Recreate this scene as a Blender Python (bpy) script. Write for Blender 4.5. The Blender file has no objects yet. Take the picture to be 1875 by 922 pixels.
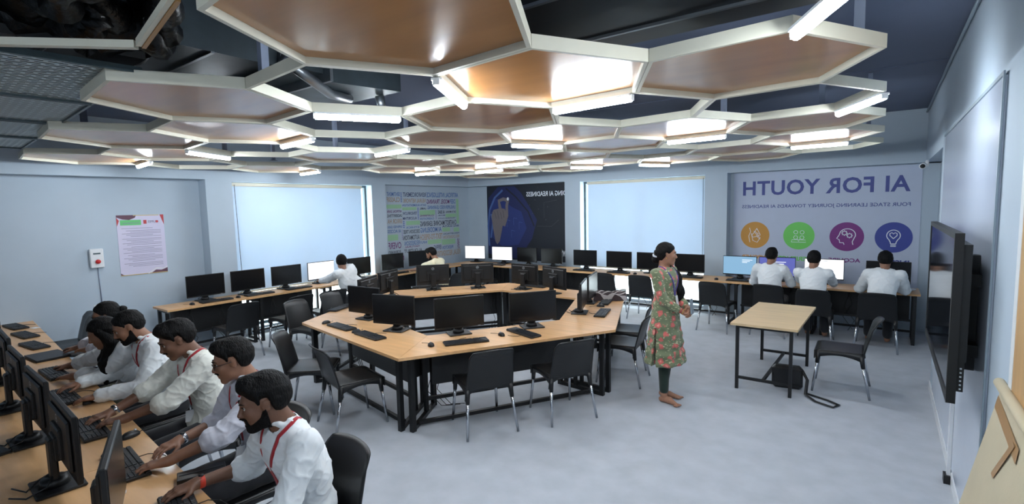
import bpy, math, random
import numpy as np
from math import sin, cos, pi, radians as R, atan2, hypot
from mathutils import Vector, Matrix
random.seed(7); rng = np.random.default_rng(5)
scene = bpy.context.scene
col = scene.collection

# ------------------------------------------------------------------ camera, world, exposure
CAM_H = 2.05
def cam_axes(yaw, pitch, roll):
    f = Vector((sin(yaw)*cos(pitch), cos(yaw)*cos(pitch), -sin(pitch)))
    r = Vector((cos(yaw), -sin(yaw), 0)); d = f.cross(r)
    return r*cos(roll)+d*sin(roll), -r*sin(roll)+d*cos(roll), f
cr, cd, cf = cam_axes(R(-36.6088), R(5.1529), R(1.2099))
cam_data = bpy.data.cameras.new('camera'); cam = bpy.data.objects.new('camera', cam_data); col.objects.link(cam)
cam.matrix_world = Matrix(((cr.x, -cd.x, -cf.x, 0), (cr.y, -cd.y, -cf.y, 0), (cr.z, -cd.z, -cf.z, CAM_H), (0, 0, 0, 1)))
cam_data.sensor_width = 36; cam_data.lens = 919.26*36/1875; cam_data.clip_start = .02
scene.camera = cam
vs = scene.view_settings
vs.view_transform = 'Standard'; vs.look = 'None'; vs.gamma = 1; vs.use_curve_mapping = False
vs.exposure = 1.05
TUBE = 70.0        # radiance of the ceiling tubes
world = bpy.data.worlds.new('daylight'); scene.world = world; world.use_nodes = True
bg = world.node_tree.nodes['Background']; bg.inputs[0].default_value = (.90, .95, 1, 1); bg.inputs[1].default_value = 5.0

# ------------------------------------------------------------------ materials
def lin(c):
    return tuple(((v/255)/12.92 if v/255 <= .04045 else ((v/255+.055)/1.055)**2.4) for v in c)
def mat(name, rgb, rough=.6, metal=0, var=.06, scale=8, bump=0, bscale=60, stretch=None, coat=0, spec=.5, sheen=0):
    m = bpy.data.materials.new(name); m.use_nodes = True
    nt = m.node_tree; b = nt.nodes['Principled BSDF']
    b.inputs['Roughness'].default_value = rough; b.inputs['Metallic'].default_value = metal
    b.inputs['Coat Weight'].default_value = coat; b.inputs['Coat Roughness'].default_value = .12
    b.inputs['Specular IOR Level'].default_value = spec
    b.inputs['Sheen Weight'].default_value = sheen
    tc = nt.nodes.new('ShaderNodeTexCoord'); mp = nt.nodes.new('ShaderNodeMapping')
    nt.links.new(tc.outputs['Object'], mp.inputs[0])
    if stretch: mp.inputs['Scale'].default_value = stretch
    n = nt.nodes.new('ShaderNodeTexNoise'); n.inputs['Scale'].default_value = scale; n.inputs['Detail'].default_value = 4
    nt.links.new(mp.outputs[0], n.inputs['Vector'])
    rp = nt.nodes.new('ShaderNodeValToRGB'); c = lin(rgb)
    rp.color_ramp.elements[0].position = .3; rp.color_ramp.elements[1].position = .7
    rp.color_ramp.elements[0].color = (*[v*(1-var) for v in c], 1); rp.color_ramp.elements[1].color = (*[min(1, v*(1+var)) for v in c], 1)
    nt.links.new(n.outputs['Fac'], rp.inputs[0]); nt.links.new(rp.outputs[0], b.inputs['Base Color'])
    if bump:
        n2 = nt.nodes.new('ShaderNodeTexNoise'); n2.inputs['Scale'].default_value = bscale; n2.inputs['Detail'].default_value = 3
        nt.links.new(mp.outputs[0], n2.inputs['Vector'])
        bp = nt.nodes.new('ShaderNodeBump'); bp.inputs['Strength'].default_value = bump; bp.inputs['Distance'].default_value = .01
        nt.links.new(n2.outputs['Fac'], bp.inputs['Height']); nt.links.new(bp.outputs[0], b.inputs['Normal'])
    return m
def emit(name, rgb, strength, base=(12, 12, 14)):
    m = mat(name, base, .4); b = m.node_tree.nodes['Principled BSDF']
    b.inputs['Emission Color'].default_value = (*lin(rgb), 1); b.inputs['Emission Strength'].default_value = strength
    return m
M = {}
M['wall'] = mat('wall_paint', (178, 192, 204), .7, var=.02, scale=3, bump=.05, bscale=200)
M['white_wall'] = mat('white_panel', (205, 214, 228), .18, var=.01, coat=.3)
M['ceiling'] = mat('ceiling_paint', (94, 103, 124), .8, var=.04, scale=2)
M['floor'] = mat('carpet', (176, 182, 190), .9, var=.07, scale=5, bump=.25, bscale=300)
M['wood'] = mat('beech_laminate', (214, 168, 118), .38, var=.10, scale=2.2, stretch=(1.2, 9, 9), coat=.15)
M['light_wood'] = mat('pale_oak_laminate', (212, 186, 146), .4, var=.10, scale=2.5, stretch=(1, 10, 10))
M['panel_wood'] = mat('ceiling_veneer', (172, 118, 66), .28, var=.13, scale=1.7, stretch=(.9, 5, 5), coat=.25)
M['door_wood'] = mat('door_veneer', (190, 150, 100), .45, var=.15, scale=2, stretch=(9, 9, .8))
M['cream'] = mat('cream_painted_batten', (214, 210, 192), .5, var=.03)
M['black_metal'] = mat('black_powder_coat', (14, 15, 17), .45, var=.05)
M['black'] = mat('black_plastic', (14, 15, 17), .45, var=.05)
M['key'] = mat('black_keycap', (30, 33, 38), .5, var=.05)
M['chair'] = mat('black_moulded_plastic', (15, 16, 18), .38, var=.08, bump=.08, bscale=220)
M['screen'] = mat('dark_display', (11, 12, 15), .25, var=.02)
M['tv_screen'] = mat('glossy_display', (14, 18, 24), .07, var=.02)
M['chrome'] = mat('brushed_steel', (190, 194, 200), .22, 1, var=.05)
M['alu'] = mat('dull_aluminium', (150, 156, 162), .38, .9, var=.1, scale=5)
M['duct'] = mat('galvanised_duct', (62, 72, 78), .45, .5, var=.3, scale=4)
M['duct_black'] = mat('black_duct_wrap', (26, 28, 30), .42, var=.2, scale=3)
M['foil'] = mat('black_plastic_wrap', (6, 6, 7), .30, var=.3, bump=.9, bscale=26, spec=.25)
M['grey_metal'] = mat('grey_painted_metal', (132, 146, 156), .5, var=.04)
M['hole'] = mat('dark_void', (14, 16, 18), .9)
M['post'] = mat('hanger_paint', (128, 138, 158), .6, var=.03)
M['white'] = mat('white_plastic', (226, 228, 230), .4, var=.01)
M['label'] = mat('silver_print', (190, 196, 202), .4)
M['red'] = mat('red_plastic', (196, 40, 44), .35)
M['frame_alu'] = mat('window_frame', (74, 88, 92), .4, .3)
M['card'] = mat('cardboard', (190, 178, 150), .85, var=.05, scale=4, bump=.1)
M['tape'] = mat('brown_tape', (168, 128, 78), .35, var=.05)
M['tube'] = emit('tube_light_diffuser', (236, 246, 255), TUBE, (220, 220, 220))
M['scr_white'] = emit('lit_white_display', (244, 248, 255), .75)
M['scr_blue'] = emit('lit_pale_blue_display', (148, 196, 232), .42)
M['scr_violet'] = emit('lit_violet_display', (104, 112, 200), .40)
M['scr_text'] = emit('display_text_white', (240, 246, 255), .6)
for k, c in dict(p_b=(84, 118, 178), p_n=(72, 82, 122), p_t=(176, 150, 124), p_p=(122, 62, 122), p_g=(160, 204, 164), p_k=(62, 68, 84), p_b2=(120, 140, 196), p_p2=(150, 140, 190),
                 p_navy=(66, 76, 142), c_orange=(196, 142, 62), c_green=(112, 204, 96), c_purple=(120, 46, 124), c_blue=(56, 70, 150), banner=(184, 194, 214), p_white=(226, 232, 240),
                 n_black=(26, 32, 42), n_blue=(42, 56, 116), n_blue2=(76, 104, 160), n_navy=(34, 42, 88), n_skin=(118, 110, 112), n_skin2=(78, 74, 82), paper=(208, 204, 226), maroon=(98, 64, 80), pgreen=(104, 196, 120), ptxt=(140, 138, 160), pred=(186, 72, 76), gold=(200, 176, 110)).items():
    M[k] = mat('print_'+k, c, .55, var=.015)

# ------------------------------------------------------------------ mesh builder
class MB:
    def __init__(s): s.v = []; s.f = []; s.m = []; s.sm = []
    def add(s, v, f, m=0, smooth=False, T=None):
        o = len(s.v)
        if T is not None: v = [tuple(T @ Vector(p)) for p in v]
        s.v += [tuple(p) for p in v]; s.f += [tuple(i+o for i in q) for q in f]
        s.m += [m]*len(f); s.sm += [smooth]*len(f); return s
    def box(s, c, d, T=None, m=0, bev=0):
        x, y, z = (k/2 for k in d)
        if bev <= 0:
            v = [(c[0]+a*x, c[1]+b*y, c[2]+e*z) for a in (-1, 1) for b in (-1, 1) for e in (-1, 1)]
            f = [(0, 1, 3, 2), (4, 6, 7, 5), (0, 4, 5, 1), (2, 3, 7, 6), (0, 2, 6, 4), (1, 5, 7, 3)]
            return s.add(v, f, m, False, T)
        b = min(bev, x*.95, y*.95, z*.95); v = []; idx = {}
        for a in (-1, 1):
            for bb in (-1, 1):
                for e in (-1, 1):
                    for k in range(3):
                        p = [a*x, bb*y, e*z]
                        for j in range(3):
                            if j != k: p[j] -= (a, bb, e)[j]*b
                        idx[(a, bb, e, k)] = len(v); v.append((c[0]+p[0], c[1]+p[1], c[2]+p[2]))
        f = []
        for k in range(3):
            i, j = [q for q in range(3) if q != k]
            for sg in (-1, 1):
                q = []
                for (p1, p2) in ((-1, -1), (1, -1), (1, 1), (-1, 1)):
                    t = [0, 0, 0]; t[k] = sg; t[i] = p1; t[j] = p2; q.append(idx[(*t, k)])
                if (sg > 0) == (k == 1): q = q[::-1]
                f.append(tuple(q))
            for p1 in (-1, 1):
                for p2 in (-1, 1):
                    A = [0, 0, 0]; B = [0, 0, 0]; A[k] = -1; B[k] = 1
                    A[i] = B[i] = p1; A[j] = B[j] = p2
                    f.append((idx[(*A, i)], idx[(*B, i)], idx[(*B, j)], idx[(*A, j)]))
        for a in (-1, 1):
            for bb in (-1, 1):
                for e in (-1, 1): f.append((idx[(a, bb, e, 0)], idx[(a, bb, e, 1)], idx[(a, bb, e, 2)]))
        return s.add(v, f, m, False, T)
    def tube(s, pts, r, n=8, m=0, T=None, cap=True, flat=None):
        pts = [Vector(p) for p in pts]; rs = r if isinstance(r, (list, tuple)) else [r]*len(pts)
        v = []; f = []; up = None
        for i, p in enumerate(pts):
            t = (pts[min(i+1, len(pts)-1)]-pts[max(i-1, 0)]).normalized()
            if up is None:
                up = Vector((0, 0, 1)) if abs(t.z) < .9 else Vector((1, 0, 0))
            a = t.cross(up).normalized(); b = a.cross(t).normalized(); up = b
            for k in range(n):
                th = 2*pi*(k+.5)/n
                v.append(p+a*cos(th)*rs[i]+b*sin(th)*rs[i]*(flat or 1))
        for i in range(len(pts)-1):
            for k in range(n): f.append((i*n+k, i*n+(k+1) % n, (i+1)*n+(k+1) % n, (i+1)*n+k))
        if cap: f.append(tuple(range(n))[::-1]); f.append(tuple(range((len(pts)-1)*n, len(pts)*n)))
        return s.add(v, f, m, n > 4, T)
    def bar(s, a, b, w, h, m=0, T=None):
        a = Vector(a); b = Vector(b); t = (b-a).normalized(); up = Vector((0, 0, 1)) if abs(t.z) < .9 else Vector((1, 0, 0))
        x = t.cross(up).normalized(); y = x.cross(t).normalized(); v = []
        for p in (a, b):
            for (i, j) in ((-1, -1), (1, -1), (1, 1), (-1, 1)): v.append(p+x*i*w/2+y*j*h/2)
        return s.add(v, [(0, 1, 2, 3), (7, 6, 5, 4), (0, 4, 5, 1), (1, 5, 6, 2), (2, 6, 7, 3), (3, 7, 4, 0)], m, False, T)
    def prism(s, poly, z0, z1, m=0, T=None):
        n = len(poly); v = [(x, y, z0) for x, y in poly]+[(x, y, z1) for x, y in poly]
        f = [tuple(range(n))[::-1], tuple(range(n, 2*n))]+[(i, (i+1) % n, n+(i+1) % n, n+i) for i in range(n)]
        return s.add(v, f, m, False, T)
    def flat(s, poly, m=0, T=None):
        return s.add([(x, 0, z) for x, z in poly], [tuple(range(len(poly)))], m, False, T)
    def stroke(s, pts, w, m=0, T=None, y=0):
        n = len(pts); v = []
        for i in range(n):
            a = pts[max(i-1, 0)]; b = pts[min(i+1, n-1)]; dx, dz = b[0]-a[0], b[1]-a[1]; L = hypot(dx, dz) or 1
            nx, nz = -dz/L*w/2, dx/L*w/2
            v += [(pts[i][0]+nx, y, pts[i][1]+nz), (pts[i][0]-nx, y, pts[i][1]-nz)]
        return s.add(v, [(2*i, 2*i+1, 2*i+3, 2*i+2) for i in range(n-1)], m, False, T)
    def lathe(s, prof, n=24, m=0, T=None):
        v = []; f = []
        for r, z in prof:
            for k in range(n): v.append((r*cos(2*pi*k/n), r*sin(2*pi*k/n), z))
        for i in range(len(prof)-1):
            for k in range(n): f.append((i*n+k, i*n+(k+1) % n, (i+1)*n+(k+1) % n, (i+1)*n+k))
        return s.add(v, f, m, True, T)
    def grid(s, fn, nu, nv, th=None, m=0, T=None, smooth=True):
        P = [[Vector(fn(i/nu, j/nv)) for j in range(nv+1)] for i in range(nu+1)]
        v = [p for r in P for p in r]; W = nv+1
        f = [(i*W+j, (i+1)*W+j, (i+1)*W+j+1, i*W+j+1) for i in range(nu) for j in range(nv)]
        if th:
            N = len(v); nrm = []
            for i in range(nu+1):
                for j in range(nv+1):
                    a = P[min(i+1, nu)][j]-P[max(i-1, 0)][j]; b = P[i][min(j+1, nv)]-P[i][max(j-1, 0)]
                    nrm.append(a.cross(b).normalized())
            v = v+[p-q*th for p, q in zip(v, nrm)]
            f = f+[tuple(N+k for k in q[::-1]) for q in f]
            for i in range(nu): f += [(i*W, N+i*W, N+(i+1)*W, (i+1)*W), (i*W+nv, (i+1)*W+nv, N+(i+1)*W+nv, N+i*W+nv)]
            for j in range(nv): f += [(j, j+1, N+j+1, N+j), (nu*W+j, N+nu*W+j, N+nu*W+j+1, nu*W+j+1)]
        return s.add(v, f, m, smooth, T)
    def build(s, name, mats, parent=None, loc=None, world=False):
        """link as ONE mesh object; world=True: vertices are world coordinates, made local to the parent"""
        me = bpy.data.meshes.new(name); v = s.v
        o0 = Vector((0, 0, 0))
        if world:
            q = parent
            while q is not None: o0 = o0+q.location; q = q.parent
            if parent is None and loc is not None: o0 = Vector(loc)
            v = [(p[0]-o0.x, p[1]-o0.y, p[2]-o0.z) for p in v]
        me.from_pydata(v, [], s.f)
        for mm in (mats if isinstance(mats, (list, tuple)) else [mats]): me.materials.append(mm)
        me.polygons.foreach_set('material_index', s.m); me.polygons.foreach_set('use_smooth', s.sm)
        me.update()
        ob = bpy.data.objects.new(name, me); col.objects.link(ob)
        if parent: ob.parent = parent
        if loc is not None: ob.location = loc
        return ob
def tag(o, label=None, cat=None, group=None, kind=None):
    for k, v in (('label', label), ('category', cat), ('group', group), ('kind', kind)):
        if v: o[k] = v
    return o
def thing(name, label, cat, loc=(0, 0, 0), rz=0, group=None):
    o = bpy.data.objects.new(name, None); col.objects.link(o); o.empty_display_size = .05
    o.location = loc; o.rotation_euler = (0, 0, rz); return tag(o, label, cat, group)
def struct(name, mb, m): return tag(mb.build(name, m), kind='structure')
def kids(o): return [c for c in col.objects if c.parent == o]
KID = {}
def copy_tree(o, parent=None, ch=None):
    c = o.copy(); col.objects.link(c)
    if parent: c.parent = parent
    for k in list(o.children): copy_tree(k, c)
    return c
class Proto:
    """first call hands out the prototype itself, later calls a copy of it and its parts"""
    def __init__(s, o): s.o = o; s.used = False
    def place(s, loc, rz, label, group=None, rx=0):
        o = s.o if not s.used else copy_tree(s.o)
        s.used = True; o.location = loc; o.rotation_euler = (rx, 0, rz); o['label'] = label
        if group: o['group'] = group
        return o
_font = {}
def text_mb(mb, s, w, h, T, m=0, bold=.0, mirror=True, spacing=1):
    """lettering fitted into w x h, centred, in the local xz plane; mirrored as the photo shows it"""
    cu = bpy.data.curves.new('t', 'FONT'); cu.body = s; cu.offset = bold; cu.resolution_u = 3; cu.space_character = spacing
    ob = bpy.data.objects.new('t', cu); col.objects.link(ob)
    dg = bpy.context.evaluated_depsgraph_get(); me = bpy.data.meshes.new_from_object(ob.evaluated_get(dg))
    v = [p.co.copy() for p in me.vertices]; f = [tuple(p.vertices) for p in me.polygons]
    bpy.data.objects.remove(ob); bpy.data.curves.remove(cu); bpy.data.meshes.remove(me)
    x0 = min(p.x for p in v); x1 = max(p.x for p in v); y0 = min(p.y for p in v); y1 = max(p.y for p in v)
    sx = w/(x1-x0); sy = h/(y1-y0); g = -1 if mirror else 1
    mb.add([(g*(p.x-(x0+x1)/2)*sx, 0, (p.y-(y0+y1)/2)*sy) for p in v], f, m, False, T)
def TX(loc, rz=0, rx=0, ry=0, s=1):
    return Matrix.Translation(loc) @ Matrix.Rotation(rz, 4, 'Z') @ Matrix.Rotation(ry, 4, 'Y') @ Matrix.Rotation(rx, 4, 'X') @ Matrix.Scale(s, 4)
def arc(cx, cz, rx, rz_, a0, a1, n=20): return [(cx+rx*cos(R(a0+(a1-a0)*i/n)), cz+rz_*sin(R(a0+(a1-a0)*i/n))) for i in range(n+1)]
ORD = ['nearest', 'second', 'third', 'fourth', 'fifth', 'sixth', 'seventh', 'eighth', 'ninth', 'tenth']

# ------------------------------------------------------------------ room shell
XR, XRr, XL, XLr, YB, YBr, YF, ZC, ZB = .46, .64, -8.45, -8.7, 9.6, 9.85, -3.0, 3.35, 2.57
def bx(mb, x0, x1, y0, y1, z0, z1, m=0): return mb.box(((x0+x1)/2, (y0+y1)/2, (z0+z1)/2), (x1-x0, y1-y0, z1-z0), m=m)
struct('floor', bx(MB(), -8.9, .9, YF-.1, 10.1, -.1, 0), M['floor'])
struct('ceiling', bx(MB(), -8.9, .9, YF-.1, 10.1, ZC, ZC+.1), M['ceiling'])
w = MB()
bx(w, -8.85, XLr, YF, 3.47, 0, ZB); bx(w, -8.85, XL, 3.47, 3.865, 0, ZB); bx(w, -8.85, XL, 6.606, 6.96, 0, ZB)
bx(w, -8.85, XLr, 6.96, 10.0, 0, ZB); bx(w, -8.85, XL, 3.865, 6.606, 0, .12); bx(w, -8.85, XL, YF, 10.0, ZB, ZC)
bx(w, -8.85, XL, 3.865, 6.606, 2.545, ZB)
struct('wall_left', w, M['wall'])
w = MB()
bx(w, XLr, -5.66, YBr, 10.0, 0, ZB); bx(w, -5.66, -5.28, YB, 10.0, 0, ZB); bx(w, -5.28, -2.68, YB, 10.0, 0, .12)
bx(w, -2.68, -2.29, YB, 10.0, 0, ZB); bx(w, -2.29, .75, YBr, 10.0, 0, ZB); bx(w, XL, .75, YB, 10.0, ZB, ZC); bx(w, -5.28, -2.68, YB, 10.0, 2.555, ZB)
struct('wall_back', w, M['wall'])
w = MB()
bx(w, XR, .75, YF, 6.9, 0, ZC); bx(w, XRr, .75, 6.9, YBr, 0, ZB); bx(w, XR, .75, 6.9, YBr, ZB, ZC)
struct('wall_right', w, M['wall'])
struct('wall_front', bx(MB(), -8.85, .75, YF-.1, YF, 0, ZC), M['wall'])
b = MB(); bx(b, XR-.012, XR, 2.0, 6.9, 0, .085); struct('baseboard_right', b, M['white'])
b = MB(); bx(b, XLr, XLr+.012, YF, 3.47, 0, .08); struct('baseboard_left', b, M['wall'])
# windows: frame + glass in the openings, daylight behind
def window(n, axis, a0, a1, plane, z0, z1):
    root = bpy.data.objects.new('window_%d' % n, None); col.objects.link(root); tag(root, kind='structure')
    fr = MB(); gl = MB(); t = .045
    def bb(m_, u0, u1, w0, w1, d):
        if axis == 'Y': bx(m_, plane-d, plane+d, u0, u1, w0, w1)
        else: bx(m_, u0, u1, plane-d, plane+d, w0, w1)
    bb(fr, a0, a0+t, z0, z1, .03); bb(fr, a1-t, a1, z0, z1, .03); bb(fr, a0+t, a1-t, z0, z0+t, .03); bb(fr, a0+t, a1-t, z1-t, z1, .03)
    mid = (a0+a1)/2; bb(fr, mid-t/2, mid+t/2, z0+t, z1-t, .028); bb(fr, a0+t, mid-t/2, .78, .82, .025); bb(fr, mid+t/2, a1-t, .78, .82, .025)
    bb(gl, a0+t, a1-t, z0+t, z1-t, .003)
    fr.build('window_frame', M['frame_alu'], root); gl.build('window_pane', M['glass'], root)
g = bpy.data.materials.new('window_glass'); g.use_nodes = True; nt = g.node_tree; nt.nodes.clear()
o_ = nt.nodes.new('ShaderNodeOutputMaterial'); tr = nt.nodes.new('ShaderNodeBsdfTransparent'); gs = nt.nodes.new('ShaderNodeBsdfGlossy'); mx = nt.nodes.new('ShaderNodeMixShader')
gs.inputs['Roughness'].default_value = .02; mx.inputs[0].default_value = .06; tr.inputs[0].default_value = (.92, .97, .97, 1)
nt.links.new(tr.outputs[0], mx.inputs[1]); nt.links.new(gs.outputs[0], mx.inputs[2]); nt.links.new(mx.outputs[0], o_.inputs[0]); M['glass'] = g
window(1, 'Y', 3.865, 6.606, -8.66, .12, 2.545)
window(2, 'X', -5.28, -2.68, 9.81, .12, 2.555)
# roller blinds
bl = mat('roller_blind_fabric', (214, 228, 240), .8, var=.015, scale=2, bump=.05, bscale=400); nt = bl.node_tree
pb = nt.nodes['Principled BSDF']; ts = nt.nodes.new('ShaderNodeBsdfTranslucent'); ts.inputs[0].default_value = (.72, .86, 1, 1)
mx = nt.nodes.new('ShaderNodeMixShader'); mx.inputs[0].default_value = .16
nt.links.new(pb.outputs[0], mx.inputs[1]); nt.links.new(ts.outputs[0], mx.inputs[2]); nt.links.new(mx.outputs[0], nt.nodes['Material Output'].inputs[0]); M['blind'] = bl
def blind(label, axis, a0, a1, plane, ztop, zbot):
    t = thing('roller_blind', label, 'window blind', ((plane, (a0+a1)/2, ztop) if axis == 'Y' else ((a0+a1)/2, plane, ztop)))
    f = MB(); h = MB(); c = MB(); bt = MB()
    def bb(m_, u0, u1, w0, w1, d0, d1):
        if axis == 'Y': bx(m_, plane+d0, plane+d1, u0, u1, w0, w1)
        else: bx(m_, u0, u1, plane-d1, plane-d0, w0, w1)
    bb(f, a0, a1, zbot, ztop-.05, -.002, .002); f.build('blind_fabric', M['blind'], t, world=True)
    bb(h, a0-.01, a1+.01, ztop-.055, ztop, -.03, .03); h.build('headrail', M['cream'], t, world=True)
    bb(bt, a0, a1, zbot-.025, zbot, -.012, .012); bt.build('bottom_rail', M['cream'], t, world=True)
    if axis == 'Y': c.tube([(plane+.035, a0+.03, ztop-.03), (plane+.04, a0+.06, .75)], .004, 6)
    else: c.tube([(a1-.02, plane-.035, ztop-.03), (a1-.02, plane-.04, .75)], .004, 6)
    c.build('pull_chain', M['black'], t, world=True)
blind('pale blue roller blind over the window in the left wall, behind the row of monitors', 'Y', 3.89, 6.40, -8.53, 2.53, .74)
blind('pale blue roller blind over the back wall window, behind the standing woman', 'X', -5.13, -2.70, 9.68, 2.54, .74)

# ------------------------------------------------------------------ word-cloud graphic, left wall recess
WORDS = [(7.19, 7.56, 2.333, 2.426, 'SENTIMENT', 'b'), (7.65, 8.35, 2.316, 2.425, 'REINFORCEMENT', 'n'), (8.37, 9.46, 2.308, 2.429, 'ARTIFICIAL INTELLIGENCE', 'b'), (7.18, 7.55, 2.204, 2.314, 'CLASSIF', 't'), (7.64, 8.34, 2.184, 2.286, 'NEURAL NETWORK', 't'), (8.37, 9.14, 2.153, 2.266, 'MODEL TRAINING', 'p'), (9.16, 9.35, 2.154, 2.266, 'DEEP', 'b'), (7.17, 7.59, 2.064, 2.15, '', 'g'), (7.62, 8.34, 2.104, 2.159, 'DATA AUGMENTATION', 'b'), (8.39, 9.35, 2.028, 2.119, 'UNSUPERVISED LEARNING', 'b'), (7.61, 8.04, 2.021, 2.088, '', 'g'), (8.14, 8.34, 2.026, 2.075, 'LABEL', 'k'), (7.18, 7.59, 1.97, 2.029, 'ARTIFICIAL LEARN', 'p'), (7.62, 8.05, 1.911, 1.984, 'TENSORFLOW', 'n'), (8.13, 8.63, 1.897, 2.01, '', 'g'), (8.73, 8.96, 1.911, 2.002, 'AI BIAS', 'k'), (9.0, 9.36, 1.93, 1.983, 'DATA MINING', 'k'), (9.38, 9.47, 1.655, 2.274, '', 'g'), (7.18, 7.6, 1.869, 1.939, 'UNDERFITTING', 'k'), (7.62, 8.04, 1.802, 1.87, 'ALGORITHM', 'n'), (8.14, 8.59, 1.86, 1.905, 'CLUSTERING', 'p'), (8.73, 8.97, 1.86, 1.893, 'MODEL', 'n'), (8.99, 9.36, 1.824, 1.911, '', 'g'), (8.14, 8.59, 1.784, 1.84, 'CLASSIFICATION', 'b'), (8.73, 9.34, 1.788, 1.82, 'TRAINING DATA', 'n'), (7.18, 7.59, 1.728, 1.836, 'ERROR HA', 't'), (7.71, 8.13, 1.682, 1.775, '', 'g'), (8.14, 9.37, 1.629, 1.758, 'CHATBOT MACHINE LEARNING', 'k'), (7.18, 7.59, 1.629, 1.688, 'SUPERVISED LEARN', 'b'), (7.71, 8.1, 1.605, 1.648, 'ETHICS', 'b'), (8.14, 8.83, 1.481, 1.607, 'AI MODELING', 'b'), (8.86, 9.45, 1.578, 1.631, 'BIG DATA', 'n'), (8.86, 9.13, 1.474, 1.574, '', 'g'), (9.26, 9.46, 1.455, 1.558, '', 'g'), (7.17, 7.55, 1.524, 1.602, 'AI ACCESS', 'b'), (7.62, 8.11, 1.485, 1.577, 'DECISION TREE', 'k'), (8.9, 9.46, 1.398, 1.438, 'PERCEPTRON', 'n'), (7.17, 7.46, 1.361, 1.49, '', 'g'), (7.61, 8.1, 1.338, 1.455, 'AUTOMATION', 'k'), (8.12, 8.86, 1.309, 1.45, 'TEXT-TO-SPEECH', 't'), (8.89, 9.46, 1.299, 1.379, 'RECOGNITION', 't'), (7.18, 7.54, 1.169, 1.323, 'OVERF', 'p'), (7.64, 8.1, 1.214, 1.324, 'REGRESSION', 'b'), (8.36, 8.81, 1.2, 1.302, '', 'g'), (8.83, 9.31, 1.157, 1.284, '', 'g'), (9.38, 9.46, 1.018, 1.276, 'TUNING', 'v'), (8.11, 8.33, 1.226, 1.288, 'INPUT', 'b'), (7.64, 8.09, 1.165, 1.21, 'NATURAL', 'p'), (8.55, 8.8, 1.05, 1.167, 'EFFIC', 'n'), (8.84, 9.23, 1.042, 1.127, 'PREDICTION', 'b'), (7.17, 7.52, 1.059, 1.139, 'FORWARD', 'k'), (7.62, 8.17, 1.052, 1.138, 'AI OUTPUT', 'k'), (8.59, 9.5, 0.875, 1.02, 'VISUAL RECOGNITION', 't'), (7.42, 7.61, 0.892, 1.012, 'NG', 'p'), (8.2, 8.44, 0.863, 0.99, 'MA', 'p'), (7.61, 7.67, 1.617, 1.785, '', 'b2'), (7.57, 7.6, 1.356, 1.595, '', 'p2'), (7.57, 7.62, 2.196, 2.423, '', 'b2'), (8.06, 8.11, 1.794, 2.077, '', 'b2'), (8.65, 8.68, 1.788, 2.005, '', 'p2')]
t = thing('word_cloud_mural', 'wall mural of mirrored technology words in blue, purple, tan and green', 'wall mural', (XLr, 8.3, 1.6))
bk = MB(); bx(bk, XLr, XLr+.006, 7.12, 9.52, .80, 2.45); bk.build('backing_sheet', M['wall'], t, world=True)
ks = ['b', 'n', 't', 'p', 'g', 'k', 'b2', 'p2', 'v']; wm = MB()
for y0, y1, z0, z1, s, c in WORDS:
    T = TX((XLr+.008, (y0+y1)/2, (z0+z1)/2), rz=R(90)); mi = 3 if c == 'v' else ks.index(c)
    w_, h_ = abs(y1-y0), abs(z1-z0)
    if c == 'v': text_mb(wm, s, h_, w_, T @ Matrix.Rotation(R(90), 4, 'Y'), mi, .015)
    elif s: text_mb(wm, s, w_, h_*.92, T, mi, .015)
    elif c == 'g':
        wm.flat([(-w_/2, -h_/2), (w_/2, -h_/2), (w_/2, h_/2), (-w_/2, h_/2)], mi, T)
    else:
        n = max(3, int(h_/.035))
        for k in range(n): wm.box((0, 0, -h_/2+(k+.5)*h_/n), (w_*.8, .001, h_/n*.62), T=T, m=mi)
wm.build('lettering', [M['p_'+k] for k in ks[:-1]], t, world=True)

# ------------------------------------------------------------------ dark mural with the pointing hand, back wall recess
t = thing('dark_mural', 'dark blue wall mural of a pointing hand with mirrored AI readiness lettering', 'wall mural', (-6.9, YBr, 1.6))
bk = MB(); bx(bk, -8.06, -5.662, YBr-.008, YBr, .76, 2.566); bk.build('backing_sheet', M['n_black'], t, world=True)
pm = MB(); F = lambda y: Matrix.Translation((-8.06, YBr-.0085-y, .78))
# the hooded blue figure (x, z measured from the mural's lower left corner)
pm.flat([(0, .1), (.95, 0), (1.35, .5), (1.5, .95), (1.3, 1.25), (1.05, 1.6), (.85, 1.76), (.35, 1.76), (.05, 1.5), (0, 1)], 2, F(.0))
pm.flat([(.02, .6), (.45, .3), (.95, .35), (1.2, .75), (1.05, 1.15), (.8, 1.25), (.55, 1.4), (.2, 1.5), (.05, 1.2)], 0, F(.001))
pm.stroke([(.05, .3), (.02, .8), (.08, 1.2), (.25, 1.5), (.5, 1.68)], .05, 1, F(.002)); pm.stroke([(.6, 1.72), (.9, 1.5), (1.25, 1.15), (1.42, .8)], .035, 3, F(.002))
pm.stroke([(.1, .5), (.18, .9), (.12, 1.1)], .05, 1, F(.002)); pm.flat([(.3, 1.5), (.75, 1.5), (.7, 1.76), (.36, 1.76)], 2, F(.0018))
for k, (x, z) in enumerate([(.62, .95), (.82, 1.0), (.98, .9), (.75, .7)]): pm.stroke([(x, z), (x+.1, z-.02)], .008, 1, F(.0022)); pm.stroke([(x, z), (x, z-.18)], .006, 1, F(.0022))
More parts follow.
